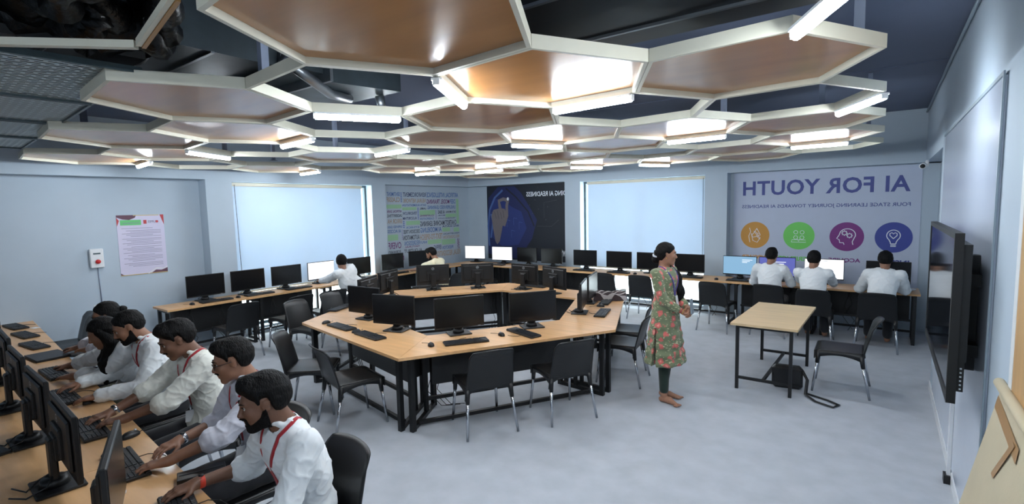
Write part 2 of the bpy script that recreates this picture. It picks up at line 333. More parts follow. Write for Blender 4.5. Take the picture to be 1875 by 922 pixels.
# forearm, palm, curled fingers, raised index finger
pm.flat([(.24, .42), (.30, .34), (.38, .42), (.46, .72), (.40, .90), (.22, .92), (.17, .78)], 4, F(.003))
pm.flat([(.17, .78), (.46, .74), (.60, 1.10), (.56, 1.22), (.42, 1.24), (.20, 1.20), (.13, 1.05)], 4, F(.0034))
for (x0, z0, x1, z1, w_) in ((.19, 1.16, .25, .98, .075), (.28, 1.18, .33, .97, .075), (.37, 1.19, .42, .97, .075), (.46, 1.18, .49, 1.0, .07)):
    pm.stroke([(x0, z0), ((x0+x1)/2+.01, (z0+z1)/2), (x1, z1)], w_, 4, F(.004)); pm.stroke([(x0+.04, z0), (x1+.04, z1)], .012, 5, F(.0045))
pm.stroke([(.44, 1.14), (.40, 1.30), (.38, 1.42), (.52, 1.46), (.64, 1.43)], .085, 4, F(.0048)); pm.stroke([(.52, .80), (.62, 1.05), (.62, 1.30), (.66, 1.44)], .08, 4, F(.0046))
pm.flat([(.66+.035*cos(a*pi/8), 1.46+.04*sin(a*pi/8)) for a in range(16)], 6, F(.005))
for x, z in ((1.3, 1.3), (1.45, 1.42), (1.38, 1.1), (1.6, 1.5), (1.55, 1.2), (1.8, 1.25), (1.75, .95)): pm.flat([(x+.012*cos(a), z+.012*sin(a)) for a in (0, 1.05, 2.1, 3.14, 4.2, 5.2)], 5, F(.003))
pm.stroke([(1.7, 1.0), (1.7, 1.35), (2.05, 1.4)], .006, 5, F(.003)); pm.stroke([(1.5, .8), (1.9, .8), (2.1, .95)], .006, 5, F(.003))
text_mb(pm, 'LDING AI READINESS', 1.15, .11, Matrix.Translation((-6.275, YBr-.012, 2.335)), 6, .02)
text_mb(pm, 'MY', .10, .13, Matrix.Translation((-5.86, YBr-.012, .96)), 6, .02)
pm.build('print', [M['n_blue'], M['n_blue2'], M['n_navy'], M['n_black'], M['n_skin'], M['n_skin2'], M['p_white']], t, world=True)

# ------------------------------------------------------------------ AI FOR YOUTH banner, back wall recess at right
t = thing('wall_banner', 'pale banner reading AI FOR YOUTH in mirror writing above four round icons', 'wall banner', (-.9, YBr, 1.6))
bk = MB(); bx(bk, -2.23, .44, YBr-.008, YBr, .55, 2.56); bk.build('backing_sheet', M['banner'], t, world=True)
tm = MB(); at = lambda x, z, d=.010: Matrix.Translation((x, YBr-d, z))
for (tx, w_, h_, x, z, mi, bo, sp) in (('AI FOR YOUTH', 2.38, .255, -.885, 2.283, 'p_navy', .025, 1.06), ('FOUR STAGE LEARNING JOURNEY TOWARDS AI READINESS', 2.40, .075, -.885, 1.953, 'p_navy', .012, 1), ('ACQUIRE', .44, .075, -.51, 1.055, 'c_purple', .03, 1), ('EXPERIENCE', .62, .075, -1.17, 1.055, 'c_green', .03, 1), ('EMPOWER', .44, .075, -1.86, 1.055, 'c_orange', .03, 1), ('INSPIRE', .40, .075, .13, 1.055, 'p_navy', .03, 1)):
    tm = MB(); text_mb(tm, tx, w_, h_, at(x, z), 0, bo, spacing=sp); tm.build('lettering', M[mi], t, world=True)
def disc(x, z, r, mt, name):
    d = MB(); d.add([(0, 0, 0)]+[(r*cos(2*pi*k/48), 0, r*sin(2*pi*k/48)) for k in range(48)], [(0, 1+(k+1) % 48, 1+k) for k in range(48)], 0, False, at(x, z, .010))
    return d.build(name, mt, t, world=True)
icons = [(.122, 1.446, .238, 'c_blue'), (-.489, 1.446, .236, 'c_purple'), (-1.174, 1.45, .236, 'c_green'), (-1.863, 1.452, .236, 'c_orange')]
for x, z, r, k in icons:
    d = disc(x, z, r, M[k], 'icon_disc'); ic = MB(); A = at(x, z, .012); s_ = .012
    S = lambda pts, w_=s_: ic.stroke(pts, w_, 0, A)
    if k == 'c_blue':
        S(arc(0, .03, .085, .085, -50, 230, 30)); S([(.055, -.035), (.035, -.08), (.035, -.10)]); S([(-.055, -.035), (-.035, -.08), (-.035, -.10)])
        for zz in (-.10, -.12, -.14): S([(-.035, zz), (.035, zz)])
        S([(0, -.02), (-.045, .03), (-.045, .06), (-.02, .075), (0, .055), (.02, .075), (.045, .06), (.045, .03), (0, -.02)])
    elif k == 'c_purple':
        S([(-.03, -.13), (-.04, -.10), (-.09, -.10), (-.10, -.05), (-.135, -.03), (-.10, .03), (-.09, .07)]+arc(0.01, .03, .11, .10, 150, -10, 20)+[(.10, -.03), (.08, -.08), (.09, -.13)])
        for cx, cz, rr in ((-.03, .06, .03), (.04, .02, .03)):
            S(arc(cx, cz, rr, rr, 0, 360, 20))
            for a in range(0, 360, 45): S([(cx+rr*cos(R(a)), cz+rr*sin(R(a))), (cx+(rr+.014)*cos(R(a)), cz+(rr+.014)*sin(R(a)))], .014)
    elif k == 'c_green':
        for cx, cz in ((-.045, .06), (.05, .06), (-.045, -.03), (.05, -.03)): S(arc(cx, cz, .03, .03, 0, 360, 16), .008)
        S([(-.11, -.11), (-.10, -.07), (.10, -.07), (.11, -.11), (-.11, -.11)], .008); S([(-.02, -.05), (0, -.10), (.02, -.05)], .008)
    else:
        S([(-.09, .13), (-.07, .06), (-.10, -.02), (-.08, -.13)], .009); S([(.03, .12), (.0, .06), (-.05, .0), (-.03, -.04), (.05, -.02), (.09, .0), (.03, .12)], .009)
        for q in range(4): S([(-.02+q*.02, .07-q*.035), (.06+q*.01, .02-q*.03)], .008)
        S([(-.06, .03), (-.03, -.10), (.04, -.13), (.09, -.04)], .009)
    ic.build('icon', M['p_white'], d, world=True)

# ------------------------------------------------------------------ notice and emergency stop, left recess
t = thing('notice_poster', 'notice sheet with a green heading and maroon corners on the left wall', 'poster', (XLr, 2.67, 1.6))
bk = MB(); bx(bk, XLr, XLr+.005, 2.375, 2.955, 1.18, 2.045); bk.build('sheet', M['paper'], t, world=True)
pm = MB(); P = lambda d=.007: TX((XLr+d, 2.375, 1.18), rz=R(90)); W_, H_ = .58, .865
pm.flat([(.0, H_), (.0, H_-.03), (.07, H_-.06), (.15, H_-.07), (.22, H_-.04), (.24, H_)], 0, P()); pm.flat([(W_, H_), (W_-.05, H_), (W_-.03, H_-.06), (W_, H_-.15)], 4, P())
pm.flat([(0, H_-.03), (.03, H_-.08), (.0, H_-.16)], 4, P(.0075)); pm.flat([(W_, 0), (W_-.22, 0), (W_-.15, .05), (W_-.08, .04), (W_, .07)], 0, P())
pm.flat([(0, 0), (0, .04), (.03, .015), (.08, 0)], 0, P()); pm.stroke([(0, .006), (W_, .006)], .01, 5, P(.0072)); pm.stroke([(.2, H_-.006), (W_-.06, H_-.006)], .01, 5, P(.0072))
pm.stroke([(W_-.25, .005), (W_-.14, .075), (W_-.05, .06), (W_, .09)], .012, 3, P(.0085))
pm.flat([(.04, H_-.145), (.29, H_-.145), (.29, H_-.07), (.04, H_-.07)], 1, P(.008)); text_mb(pm, 'Acknowledgement', .20, .03, TX((XLr+.009, 2.375+.17, 1.18+H_-.115), rz=R(90)), 2, .01)
pm.flat([(.32, H_-.13), (.36, H_-.13), (.36, H_-.075), (.32, H_-.075)], 4, P(.008)); text_mb(pm, 'UPES', .10, .035, TX((XLr+.009, 2.375+.425, 1.18+H_-.10), rz=R(90)), 2, .02); pm.flat([(.49+.02*cos(a), H_-.1+.02*sin(a)) for a in (0, 1, 2, 3, 4, 5)], 4, P(.008))
zz = H_-.19; k = 0
while zz > .12:
    x0 = .05+.05*((k*7) % 3); x1 = W_-.05-.10*((k*5) % 4 == 0); pm.stroke([(x0, zz), (x1, zz)], .006, 2, P(.0072)); zz -= .021 if k % 5 else .034; k += 1
pm.build('print', [M['maroon'], M['pgreen'], M['ptxt'], M['white'], M['pred'], M['gold']], t, world=True)
t = thing('emergency_stop_box', 'small white switch box with a red push button on the left wall', 'switch', (XLr, 2.11, 1.46))
b = MB(); b.box((XLr+.03, 2.11, 1.465), (.06, .15, .26), bev=.008); b.build('enclosure', M['white'], t, world=True)
b = MB(); b.lathe([(0, .022), (.022, .02), (.03, .008), (.03, 0), (.018, 0), (.018, -.01)], 20, 0, TX((XLr+.072, 2.115, 1.42), ry=R(90))); b.build('push_button', M['red'], t, world=True)
b = MB(); b.box((XLr+.061, 2.11, 1.53), (.003, .08, .02)); b.build('label_strip', M['frame_alu'], t, world=True)
b = MB(); b.tube([(XLr+.008, 2.12, 1.335), (XLr+.008, 2.13, .82)], .006, 6); b.build('conduit', M['post'], t, world=True)
t = thing('wall_socket', 'white socket plate low on the left wall below the switch box', 'socket', (XLr, 2.13, .76))
b = MB(); b.box((XLr+.006, 2.10, .76), (.012, .12, .12), bev=.003); b.build('plate', M['white'], t, world=True); b = MB(); b.box((XLr+.014, 2.10, .76), (.006, .03, .05)); b.build('switch', M['cream'], t, world=True)

# ------------------------------------------------------------------ right wall: board, display, door, camera
t = thing('wall_board', 'glossy white writing board on the right wall behind the large display', 'whiteboard', (XR, 5.0, 1.4))
b = MB(); bx(b, XR-.012, XR-.001, 3.47, 6.50, .12, 2.64); b.build('board_surface', M['white_wall'], t, world=True)
b = MB(); bx(b, XR-.020, XR-.012, 3.45, 3.47, .12, 2.66); bx(b, XR-.020, XR-.012, 3.47, 6.52, 2.64, 2.66); b.build('edge_trim', M['grey_metal'], t, world=True)
t = thing('interactive_display', 'large black flat panel display on a wall bracket at the right', 'display', (.3, 4.25, 1.4))
Y0, Y1, Z0_, Z1_ = 3.44, 5.16, .965, 1.865
b = MB(); bx(b, .305, .335, Y0, Y1, Z0_, Z1_); bx(b, .335, .372, Y0+.03, Y1-.03, Z0_+.22, Z1_-.06); bx(b, .335, .365, Y0+.03, Y0+.28, Z0_+.06, Z0_+.22); b.build('housing', M['black'], t, world=True)
b = MB(); bx(b, .300, .305, Y0+.03, Y1-.03, Z0_+.05, Z1_-.03); scr = b.build('screen', M['tv_screen'] if 'tv_screen' in M else M['screen'], t, world=True)
b = MB(); bx(b, .296, .305, Y0, Y1, Z0_, Z0_+.05); bx(b, .296, .305, Y0, Y1, Z1_-.03, Z1_); bx(b, .296, .305, Y0, Y0+.03, Z0_+.05, Z1_-.03); bx(b, .296, .305, Y1-.03, Y1, Z0_+.05, Z1_-.03); b.build('bezel', M['black_metal'], t, world=True)
b = MB(); bx(b, .372, XR-.014, 3.75, 4.75, 1.15, 1.22); bx(b, .372, XR-.014, 3.75, 4.75, 1.55, 1.62); bx(b, .372, XR-.014, 3.85, 3.92, 1.05, 1.72); b.build('wall_bracket', M['black_metal'], t, world=True)
b = MB(); [b.box((.352, Y0+.029, 1.04+k*.022), (.008, .003, .008)) for k in range(6)]; b.build('buttons', M['label'], t, world=True)
t = thing('cable_trunking', 'white cable trunking running down from the large display to the floor', 'trunking', (XR, 4.7, .4))
b = MB(); bx(b, XR-.034, XR-.013, 4.62, 4.66, .06, .95); b.build('channel', M['white'], t, world=True); b = MB(); bx(b, XR-.05, XR-.013, 4.60, 4.68, .0, .06); b.build('end_plug', M['black'], t, world=True)
root = bpy.data.objects.new('door_1', None); col.objects.link(root); tag(root, kind='structure')
b = MB(); bx(b, XR-.012, XR-.001, 1.85, 2.84, 0, 2.55); b.build('door_leaf', M['door_wood'], root)
b = MB(); bx(b, XR-.014, XR-.001, 2.84, 2.90, 0, 2.60); b.build('door_frame', M['white'], root)
t = thing('cardboard_sheet', 'large tan cardboard sheet leaning on the right wall with brown tape', 'cardboard', (.2, 2.2, 0))
b = MB()
b.add([(.285, 3.42, .003), (.440, 2.98, 1.225), (.442, 1.80, 1.225), (.25, 1.5, .003), (.295, 3.42, .003), (.451, 2.98, 1.225), (.454, 1.80, 1.225), (.262, 1.5, .003)], [(0, 3, 2, 1), (4, 5, 6, 7), (0, 1, 5, 4), (1, 2, 6, 5), (2, 3, 7, 6), (3, 0, 4, 7)])
b.build('sheet', M['card'], t, world=True)
b = MB(); b.tube([(.434, 3.0, 1.234), (.435, 2.4, 1.236), (.436, 1.8, 1.236)], [.021, .022, .022], 12); b.build('rolled_edge', M['card'], t, world=True)
b = MB(); b.add([(.4325, 3.00, 1.175), (.424, 2.5, 1.13), (.417, 2.5, 1.07), (.4255, 3.02, 1.115)], [(0, 1, 2, 3)]); b.add([(.422, 2.60, 1.12), (.421, 2.55, 1.12), (.395, 2.74, .90), (.395, 2.79, .90)], [(0, 1, 2, 3)])
b.build('tape_strip', M['tape'], t, world=True)
t = thing('security_camera', 'small white security camera on the right wall near the banner corner', 'security camera', (XR, 8.9, 2.5))
b = MB(); b.lathe([(0, 0), (.045, 0), (.045, .03), (.02, .04), (0, .04)], 16, 0, TX((XR-.002, 8.95, 2.52), ry=R(-90))); b.build('mount', M['white'], t, world=True)
b = MB(); b.tube([(XR-.05, 8.98, 2.50), (XR-.07, 8.84, 2.48)], .04, 14); b.build('camera_body', M['white'], t, world=True)
b = MB(); b.tube([(XR-.07, 8.84, 2.48), (XR-.073, 8.825, 2.477)], .028, 14); b.build('lens', M['black'], t, world=True)

# ------------------------------------------------------------------ overhead services
t = thing('ventilation_duct', 'long black wrapped air duct under the ceiling above the standing woman', 'duct', (-.7, 2.4, 3.1))
b = MB(); bx(b, -2.4, XR-.01, 1.95, 2.80, 2.96, 3.32); b.build('duct_body', M['duct_black'], t, world=True)
b = MB(); bx(b, -2.4, XR-.01, 2.55, 2.57, 2.945, 2.96); bx(b, -2.4, XR-.01, 1.95, 1.97, 2.945, 2.96); b.build('flange_strip', M['alu'], t, world=True)
t = thing('ventilation_duct', 'grey galvanised duct box above the left ceiling hexagons', 'duct', (-3.5, 1.9, 3.1))
b = MB(); bx(b, -4.0, -3.1, .95, 1.75, 2.96, 3.3); bx(b, -3.95, -3.15, 1.78, 2.1, 2.99, 3.28); b.add([(-4.0, 2.12, 2.93), (-3.1, 2.12, 2.93), (-3.1, 2.75, 2.97), (-4.0, 2.75, 2.97), (-4.0, 2.12, 3.3), (-3.1, 2.12, 3.3), (-3.1, 2.75, 3.3), (-4.0, 2.75, 3.3)], [(0, 3, 2, 1), (4, 5, 6, 7), (0, 1, 5, 4), (1, 2, 6, 5), (2, 3, 7, 6), (3, 0, 4, 7)])
b.build('duct_body', M['duct'], t, world=True)
b = MB()
for y in (1.76, 2.11): bx(b, -4.03, -3.07, y-.012, y+.012, 2.93, 3.32)
bx(b, -4.01, -3.09, 1.35, 1.37, 2.95, 2.96); b.build('flange', M['alu'], t, world=True)
b = MB(); b.tube([(-3.3, 2.7, 2.96), (-3.3, 2.72, 2.86)], .035, 10); b.tube([(-3.05, 1.75, 3.0), (-3.1, 1.95, 2.93), (-3.3, 2.25, 2.90), (-3.42, 2.5, 2.92)], .035, 10); b.build('flexible_pipe', M['alu'], t, world=True)
t = thing('wrapped_pipe_bundle', 'glossy black wrapped pipes hanging above the perforated tiles at upper left', 'pipes', (-3, .8, 3.0))
b = MB()
for (pts, r) in (([(-2.2, .25, 3.1), (-2.5, .65, 2.95), (-3.1, 1.0, 2.92), (-3.9, 1.15, 3.0)], .07), ([(-2.0, .1, 3.15), (-2.6, .45, 3.0), (-3.4, .7, 2.95), (-4.8, .8, 3.05)], .09), ([(-1.9, .75, 3.1), (-2.3, .85, 2.95), (-2.75, 1.0, 2.90), (-3.2, 1.1, 3.05)], .06), ([(-3.6, .2, 2.98), (-3.2, .45, 2.96), (-2.95, .75, 2.94), (-2.75, 1.02, 2.92)], .13), ([(-2.6, .75, 3.2), (-2.62, .72, 3.0), (-2.7, .72, 2.86), (-2.8, .70, 2.84)], .055), ([(-2.1, .35, 3.2), (-2.25, .5, 2.9), (-2.6, .6, 2.86), (-2.9, .5, 3.0)], .055)):
    P_ = []; n = 22
    for i in range(n+1):
        u = i/n*(len(pts)-1); k = min(int(u), len(pts)-2); f_ = u-k; f_ = f_*f_*(3-2*f_)
        P_.append(Vector(pts[k]).lerp(Vector(pts[k+1]), f_))
    b.tube(P_, [r*(1+.22*sin(i*1.9)+.1*sin(i*4.1)) for i in range(n+1)], 12)
b.build('wrapped_pipe', M['foil'], t, world=True)
t = thing('dark_backing', 'added black sheet for the dark void under the ceiling at the upper left', 'dark backing', (-4.2, .2, 3.2))  # black sheets added so the space above the tiles and their slots look dark
b = MB(); bx(b, -3.0, -1.7, -1.2, .93, 3.26, 3.34); bx(b, -8.0, -3.0, -1.2, 1.0, 2.82, 2.86); b.build('dark_sheet', M['duct_black'], t, world=True)
# perforated metal ceiling tiles: plates with punched slots as geometry pattern
ptm = mat('perforated_metal', (196, 210, 214), .45, .3, var=.04)
nt = ptm.node_tree; pb = nt.nodes['Principled BSDF']; tc = nt.nodes.new('ShaderNodeTexCoord'); br = nt.nodes.new('ShaderNodeTexBrick')
br.offset = .5; br.inputs['Scale'].default_value = 1; br.inputs['Mortar Size'].default_value = .0075; br.inputs['Brick Width'].default_value = .085; br.inputs['Row Height'].default_value = .036
br.inputs['Mortar Smooth'].default_value = 0
mpp = nt.nodes.new('ShaderNodeMapping'); mpp.inputs['Rotation'].default_value = (0, 0, R(90)); nt.links.new(tc.outputs['Object'], mpp.inputs[0]); nt.links.new(mpp.outputs[0], br.inputs['Vector']); tr = nt.nodes.new('ShaderNodeBsdfTransparent'); mx = nt.nodes.new('ShaderNodeMixShader')
nt.links.new(br.outputs['Fac'], mx.inputs[0]); nt.links.new(tr.outputs[0], mx.inputs[1]); nt.links.new(pb.outputs[0], mx.inputs[2]); nt.links.new(mx.outputs[0], nt.nodes['Material Output'].inputs[0])
tl = ['perforated grey metal ceiling tile under the black pipes, nearest the camera', 'perforated grey metal ceiling tile, second from the camera', 'perforated grey metal ceiling tile, third from the camera', 'perforated grey metal ceiling tile, fourth from the camera', 'perforated grey metal ceiling tile farthest left above the front desk row']
for k, (x0, x1) in enumerate(((-2.62, -1.6), (-4.02, -2.98), (-5.05, -4.05), (-6.1, -5.1), (-7.1, -6.15))):
    zt = 3.02 if k == 0 else 2.75; yc = .72 if k == 0 else .96+(-(x0+x1)/2-3)*.06
    t = thing('ceiling_tile', tl[k], 'ceiling tile', ((x0+x1)/2, yc-.5, zt), R(-3.5), 'perforated ceiling tiles')
    b = MB(); b.box((0, 0, 0), (x1-x0, 1.0, .002)); b.build('perforated_sheet', ptm, t)
    b = MB(); h = (x1-x0)/2
    for (a, c) in (((-h, -.5, 0), (h, -.5, 0)), ((-h, .5, 0), (h, .5, 0)), ((-h, -.5, 0), (-h, .5, 0)), ((h, -.5, 0), (h, .5, 0))): b.bar(a, c, .014, .03)
    b.build('edge_frame', M['frame_alu'], t)
t = thing('ceiling_angle', 'cream painted angle bar broken at a corner near the black pipes', 'ceiling bar', (-2.5, .7, 2.75))
b = MB(); b.bar((-2.95, .38, 2.75), (-2.52, .81, 2.75), .035, .03); b.build('front_bar', M['cream'], t, world=True)
b = MB(); b.bar((-2.50, .83, 2.75), (-1.95, .76, 2.78), .014, .03); b.bar((-2.50, .812, 2.755), (-1.95, .742, 2.785), .018, .03, m=1); b.build('side_bar', [M['tape'], M['cream']], t, world=True)

# ------------------------------------------------------------------ hexagon ceiling
HC = [-3.11952, .72539, -.01467, -.00804, .00325, -.00078, 4.21868, -.0778, .74085, .00254, -.0052, .005]
HZ = 2.69; HS = (HZ-CAM_H)/.73
def hv(q, r, k):
    u = 1.5*q+cos(k*pi/3)+2; w_ = .8660254*q+1.7320508*r+sin(k*pi/3)-2
    f = (1, u, w_, u*u, u*w_, w_*w_)
    return Vector((sum(a*b for a, b in zip(HC[:6], f))*HS, sum(a*b for a, b in zip(HC[6:], f))*HS))
PANEL = [(0, -1), (0, 0), (1, 0), (-2, 0), (-4, 1), (-3, 1), (-6, 2), (-5, 2), (-6, 4), (-4, 3), (-1, 1), (-2, 2), (-4, 4), (-5, 5), (-1, 2), (0, 2), (-1, 3), (1, 2), (0, 4), (1, 3), (0, 5), (-1, 5), (-2, 4), (-3, 4), (-2, 5), (-3, 6), (-4, 5), (-4, 6), (-5, 7)]
OPEN = [(-1, 0), (-2, 1), (-3, 2), (-4, 2), (-5, 3), (-3, 3), (-5, 4), (-2, 3), (0, 1), (1, 1), (0, 3), (-1, 4), (1, 4), (-3, 5), (-6, 3), (-5, 6)]
rows = {1: 'the row nearest the right wall', 0: 'row two from the right wall', -1: 'row three from the right wall', -2: 'row four from the right wall', -3: 'row five from the right wall', -4: 'row three from the left wall', -5: 'row two from the left wall', -6: 'the row nearest the left wall'}
cnt = {}
for (q, r) in sorted(PANEL+OPEN):
    k_ = cnt.get(q, 0); cnt[q] = k_+1; pan = (q, r) in PANEL
    P_ = [hv(q, r, k) for k in range(6)]; c = sum(P_, Vector((0, 0)))/6
    lab = ('%s %s hexagon, %s in %s' % ('wood panelled' if pan else 'open framed', 'ceiling', ORD[k_] if k_ == 0 else ORD[k_]+' from the camera', rows[q]))
    t = thing('ceiling_hexagon', lab, 'ceiling hexagon', (c.x, c.y, HZ), 0, 'wood panelled ceiling hexagons' if pan else 'open ceiling hexagons')
    ins = lambda d: [c+(p-c)*(1-d/((p-c).length*.866)) for p in P_]
    A = ins(.0015); B = ins(.021); fr = MB(); v = []
    for lst in (A, B):
        for z in (0, .058): v += [(p.x-c.x, p.y-c.y, z) for p in lst]
    f = []
    for i in range(6):
        j = (i+1) % 6
        f += [(i, j, 6+j, 6+i), (12+j, 12+i, 18+i, 18+j), (j, i, 12+i, 12+j), (6+i, 6+j, 18+j, 18+i)]
    fr.add(v, f); fr.build('hexagon_frame', M['cream'], t)
    if pan:
        b = MB(); b.prism([(p.x-c.x, p.y-c.y) for p in ins(.022)], .030, .044); b.build('wood_panel', M['panel_wood'], t)
LAMPS = [((1, -1), 0, 1), ((-1, 0), 2, 3), ((0, 0), 3, 4), ((-3, 1), 1, 2), ((-5, 2), 0, 1), ((-3, 2), 1, 2), ((-6, 2), 1, 2), ((-6, 4), 1, 2), ((-5, 5), 1, 2), ((0, 0), 1, 2), ((-1, 2), 2, 3), ((-3, 4), 1, 2), ((0, 2), 1, 2), ((1, 1), 0, 1), ((1, 3), 1, 2), ((-1, 5), 2, 3), ((-2, 5), 2, 3), ((-4, 5), 1, 2)]
LL = ['glowing ceiling tube cut by the top edge of the picture at right', 'wide horizontal glowing tube below the grey duct', 'glowing tube slanting down at the corner of the big front wood hexagon', 'glowing tube at the right tip of the second panel of the left group', 'glowing tube slanting right near the far left hexagons', 'slanted glowing tube in the middle of the open hexagons', 'short glowing tube over the left wall poster', 'glowing tube just above the left blind', 'glowing tube just above the word mural', 'long bright tube on the wood hexagon right of centre', 'bright tube in the middle of the ceiling below the long one', 'small bright tube behind the middle one, over the dark mural', 'bright tube on the second row hexagon, over the standing woman', 'slanting tube at the far right tips of the open hexagons', 'bright tube over the right end of the back banner', 'glowing tube just above the back blind', 'glowing tube between the dark mural and the back blind', 'tiny glowing tube seen end-on above the recess corner']
def lamp(a, b_, z, label):
    mid = (a+b_)/2; d = b_-a
    t = thing('tube_light', label, 'tube light', (mid.x, mid.y, z), atan2(d.y, d.x), 'ceiling tube lights')
    L = d.length-.06
    b = MB(); b.tube([(-L/2, 0, -.007), (L/2, 0, -.007)], .022, 12); b.build('light_tube', M['tube'], t)
    b = MB(); b.box((0, 0, .010), (L+.01, .054, .012)); b.box((-L/2-.006, 0, -.004), (.012, .034, .034)); b.box((L/2+.006, 0, -.004), (.012, .034, .034)); b.build('lamp_holder', M['white'], t)
for (qr, k1, k2), l in zip(LAMPS, LL):
    lamp(hv(*qr, k1), hv(*qr, k2 % 6), HZ-.018, l)
# tubes of the same ceiling behind the camera (they light the room)
for (x, y, a, l) in ((-.9, -.7, 60, 'nearer'), (-.6, -2.2, 0, 'farther')):
    d = Vector((cos(R(a)), sin(R(a))))*.33; lamp(Vector((x, y))-d, Vector((x, y))+d, HZ, 'glowing ceiling tube behind the camera, %s of two' % l)
# hangers
hp = [(-.12, 2.755, 'at the top right tip of the right wood hexagon'), (-5.04, 3.467, 'in the open hexagon below the wide tube'), (-5.03, 4.52, 'beside the slanted tube in mid ceiling'), (-6.83, 3.70, 'over the left blind'), (-6.37, 2.86, 'behind the tube at the far left'), (-.42, 4.616, 'at the near end of the far right slanting tube'), (-1.1, 4.455, 'between the two right panels'), (-5.19, 1.267, 'at the left tip of the left wood hexagon'), (-2.66, 1.42, 'in front of the grey duct'), (-.17, 6.55, 'above the right end of the banner')]
for k, (x, y, l) in enumerate(hp):
    t = thing('ceiling_hanger', 'grey ceiling hanger post '+l, 'hanger', (x, y, HZ+.058))
    b = MB(); bx(b, x-.02, x+.02, y-.02, y+.02, HZ+.058, ZC); b.build('post', M['post'], t, world=True)
    b = MB(); bx(b, x-.05, x+.05, y-.03, y+.03, HZ+.059, HZ+.066); b.build('foot_plate', M['alu'], t, world=True)
b = MB(); b.tube([(XR-.02, 3.2, ZC-.03), (XR-.02, 6.2, ZC-.03), (XR-.02, 9.55, ZC-.06)], .012, 8); tag(b.build('ceiling_conduit', M['grey_metal']), 'thin grey conduit along the top of the right wall', 'conduit')
b = MB(); bx(b, -8.4, XR, 6.35, 6.37, ZC-.012, ZC); struct('trim_1', b, M['ceiling'])

# ------------------------------------------------------------------ furniture prototypes
def monitor_proto(kind):
    t = thing('computer_monitor', 'monitor', 'monitor')
    b = MB(); W, H_, zb = .535, .325, .075; cz = zb+H_/2
    b.box((0, .004, cz), (W, .022, H_), bev=.004)
    b.box((0, .022, cz+.01), (W-.07, .018, H_-.08), bev=.008); b.box((0, .036, cz-.01), (.20, .02, .15), bev=.006)
    b.build('housing', M['black'], t)
    s = MB(); s.box((0, -.008, cz+.004), (W-.014, .003, H_-.028)); scr = s.build('screen', {'off': M['screen'], 'white': M['scr_white'], 'blue': M['scr_blue'], 'violet': M['scr_violet']}[kind], t)
    if kind == 'blue':
        s = MB(); [s.box((.12-.02*k, -.010, cz+.10-.022*k), (.16-.04*k, .001, .008)) for k in range(3)]; s.build('screen_text', M['scr_text'], scr)
    if kind == 'violet':
        s = MB(); [s.box((.0, -.010, cz+.08-.03*k), (.26-.06*k, .001, .010)) for k in range(3)]; s.build('screen_text', M['scr_text'], scr)
    if kind == 'white':
        s = MB(); s.box((0, -.010, cz+H_/2-.03), (.10, .001, .006)); s.box((0, -.010, cz+H_/2-.045), (.05, .001, .004)); s.build('screen_text', M['grey_metal'], scr)
    b = MB(); b.box((0, .060, .13), (.085, .032, .24), bev=.008); b.box((0, .046, .20), (.12, .024, .12), bev=.004); b.tube([(0, .062, .015), (0, .062, .05)], [.062, .05], 20); b.build('stand_column', M['black'], t)
    b = MB(); b.box((0, .05, .008), (.24, .19, .014), bev=.005); b.build('stand_base', M['black'], t)
    L = MB(); T = TX((0, .0318, cz+.10), rz=pi)
    L.stroke(arc(0, 0, .019, .019, 0, 360, 24), .0035, 0, T); text_mb(L, 'DELL', .026, .010, T, 0, .02, mirror=True); L.build('maker_emblem', M['label'], t)
    c = MB(); c.tube([(.02, .06, .07), (.07, .11, .03), (.03, .16, .006), (.13, .2, .006)], .004, 6); c.tube([(-.02, .06, .08), (-.08, .10, .04), (-.05, .17, .006), (.02, .22, .006)], .004, 6); c.build('cable', M['black'], t)
    b = MB(); b.box((.21, -.010, zb+.007), (.03, .002, .003)); b.build('power_button', M['label'], t)
    return Proto(t)
MON = {k: monitor_proto(k) for k in ('off', 'white', 'blue', 'violet')}
def face(dx, dy): return atan2(dy, dx)+pi/2
def keyboard_proto():
    t = thing('keyboard', 'keyboard', 'keyboard'); b = MB(); b.box((0, 0, .010), (.44, .135, .016), bev=.004); b.build('keyboard_case', M['black'], t)
    k = MB()
    for r_ in range(6):
        y = .052-r_*.0205-(.004 if r_ else 0)
        for x0, n in ((-.212, 15), (.082, 3), (.142, 4)):
            i = 0
            while i < n:
                wide = 1
                if r_ == 5 and x0 < 0 and i == 4: wide = 6
                if r_ == 3 and x0 == .082: break
                k.box((x0+(i+wide/2)*.0187, y, .0205), (.0160+.0187*(wide-1), .0165, .006)); i += wide
    k.build('keycaps', M['key'], t)
    c = MB(); c.tube([(-.05, .066, .008), (-.06, .11, .005), (-.02, .15, .004), (.04, .17, .004)], .0025, 5); c.build('cable', M['black'], t)
    return Proto(t)
KB = keyboard_proto()
def mouse_proto():
    t = thing('computer_mouse', 'mouse', 'mouse'); b = MB()
    b.grid(lambda u, v: ((.031+.004*cos(v*2*pi)*0)*sin(u*pi/2)*cos(v*2*pi), .054*sin(u*pi/2)*sin(v*2*pi), .034*cos(u*pi/2)**.7*(1-.12*sin(v*2*pi)*sin(u*pi/2))+.001), 8, 20)
    b.build('mouse_shell', M['black'], t)
    b = MB(); b.tube([(-.0035, .028, .0305), (.0035, .028, .0305)], .007, 10); b.build('scroll_wheel', M['label'], t)
    c = MB(); c.tube([(0, .05, .008), (-.02, .10, .004), (-.07, .13, .004)], .0022, 5); c.build('cable', M['black'], t)
    return Proto(t)
MS = mouse_proto()
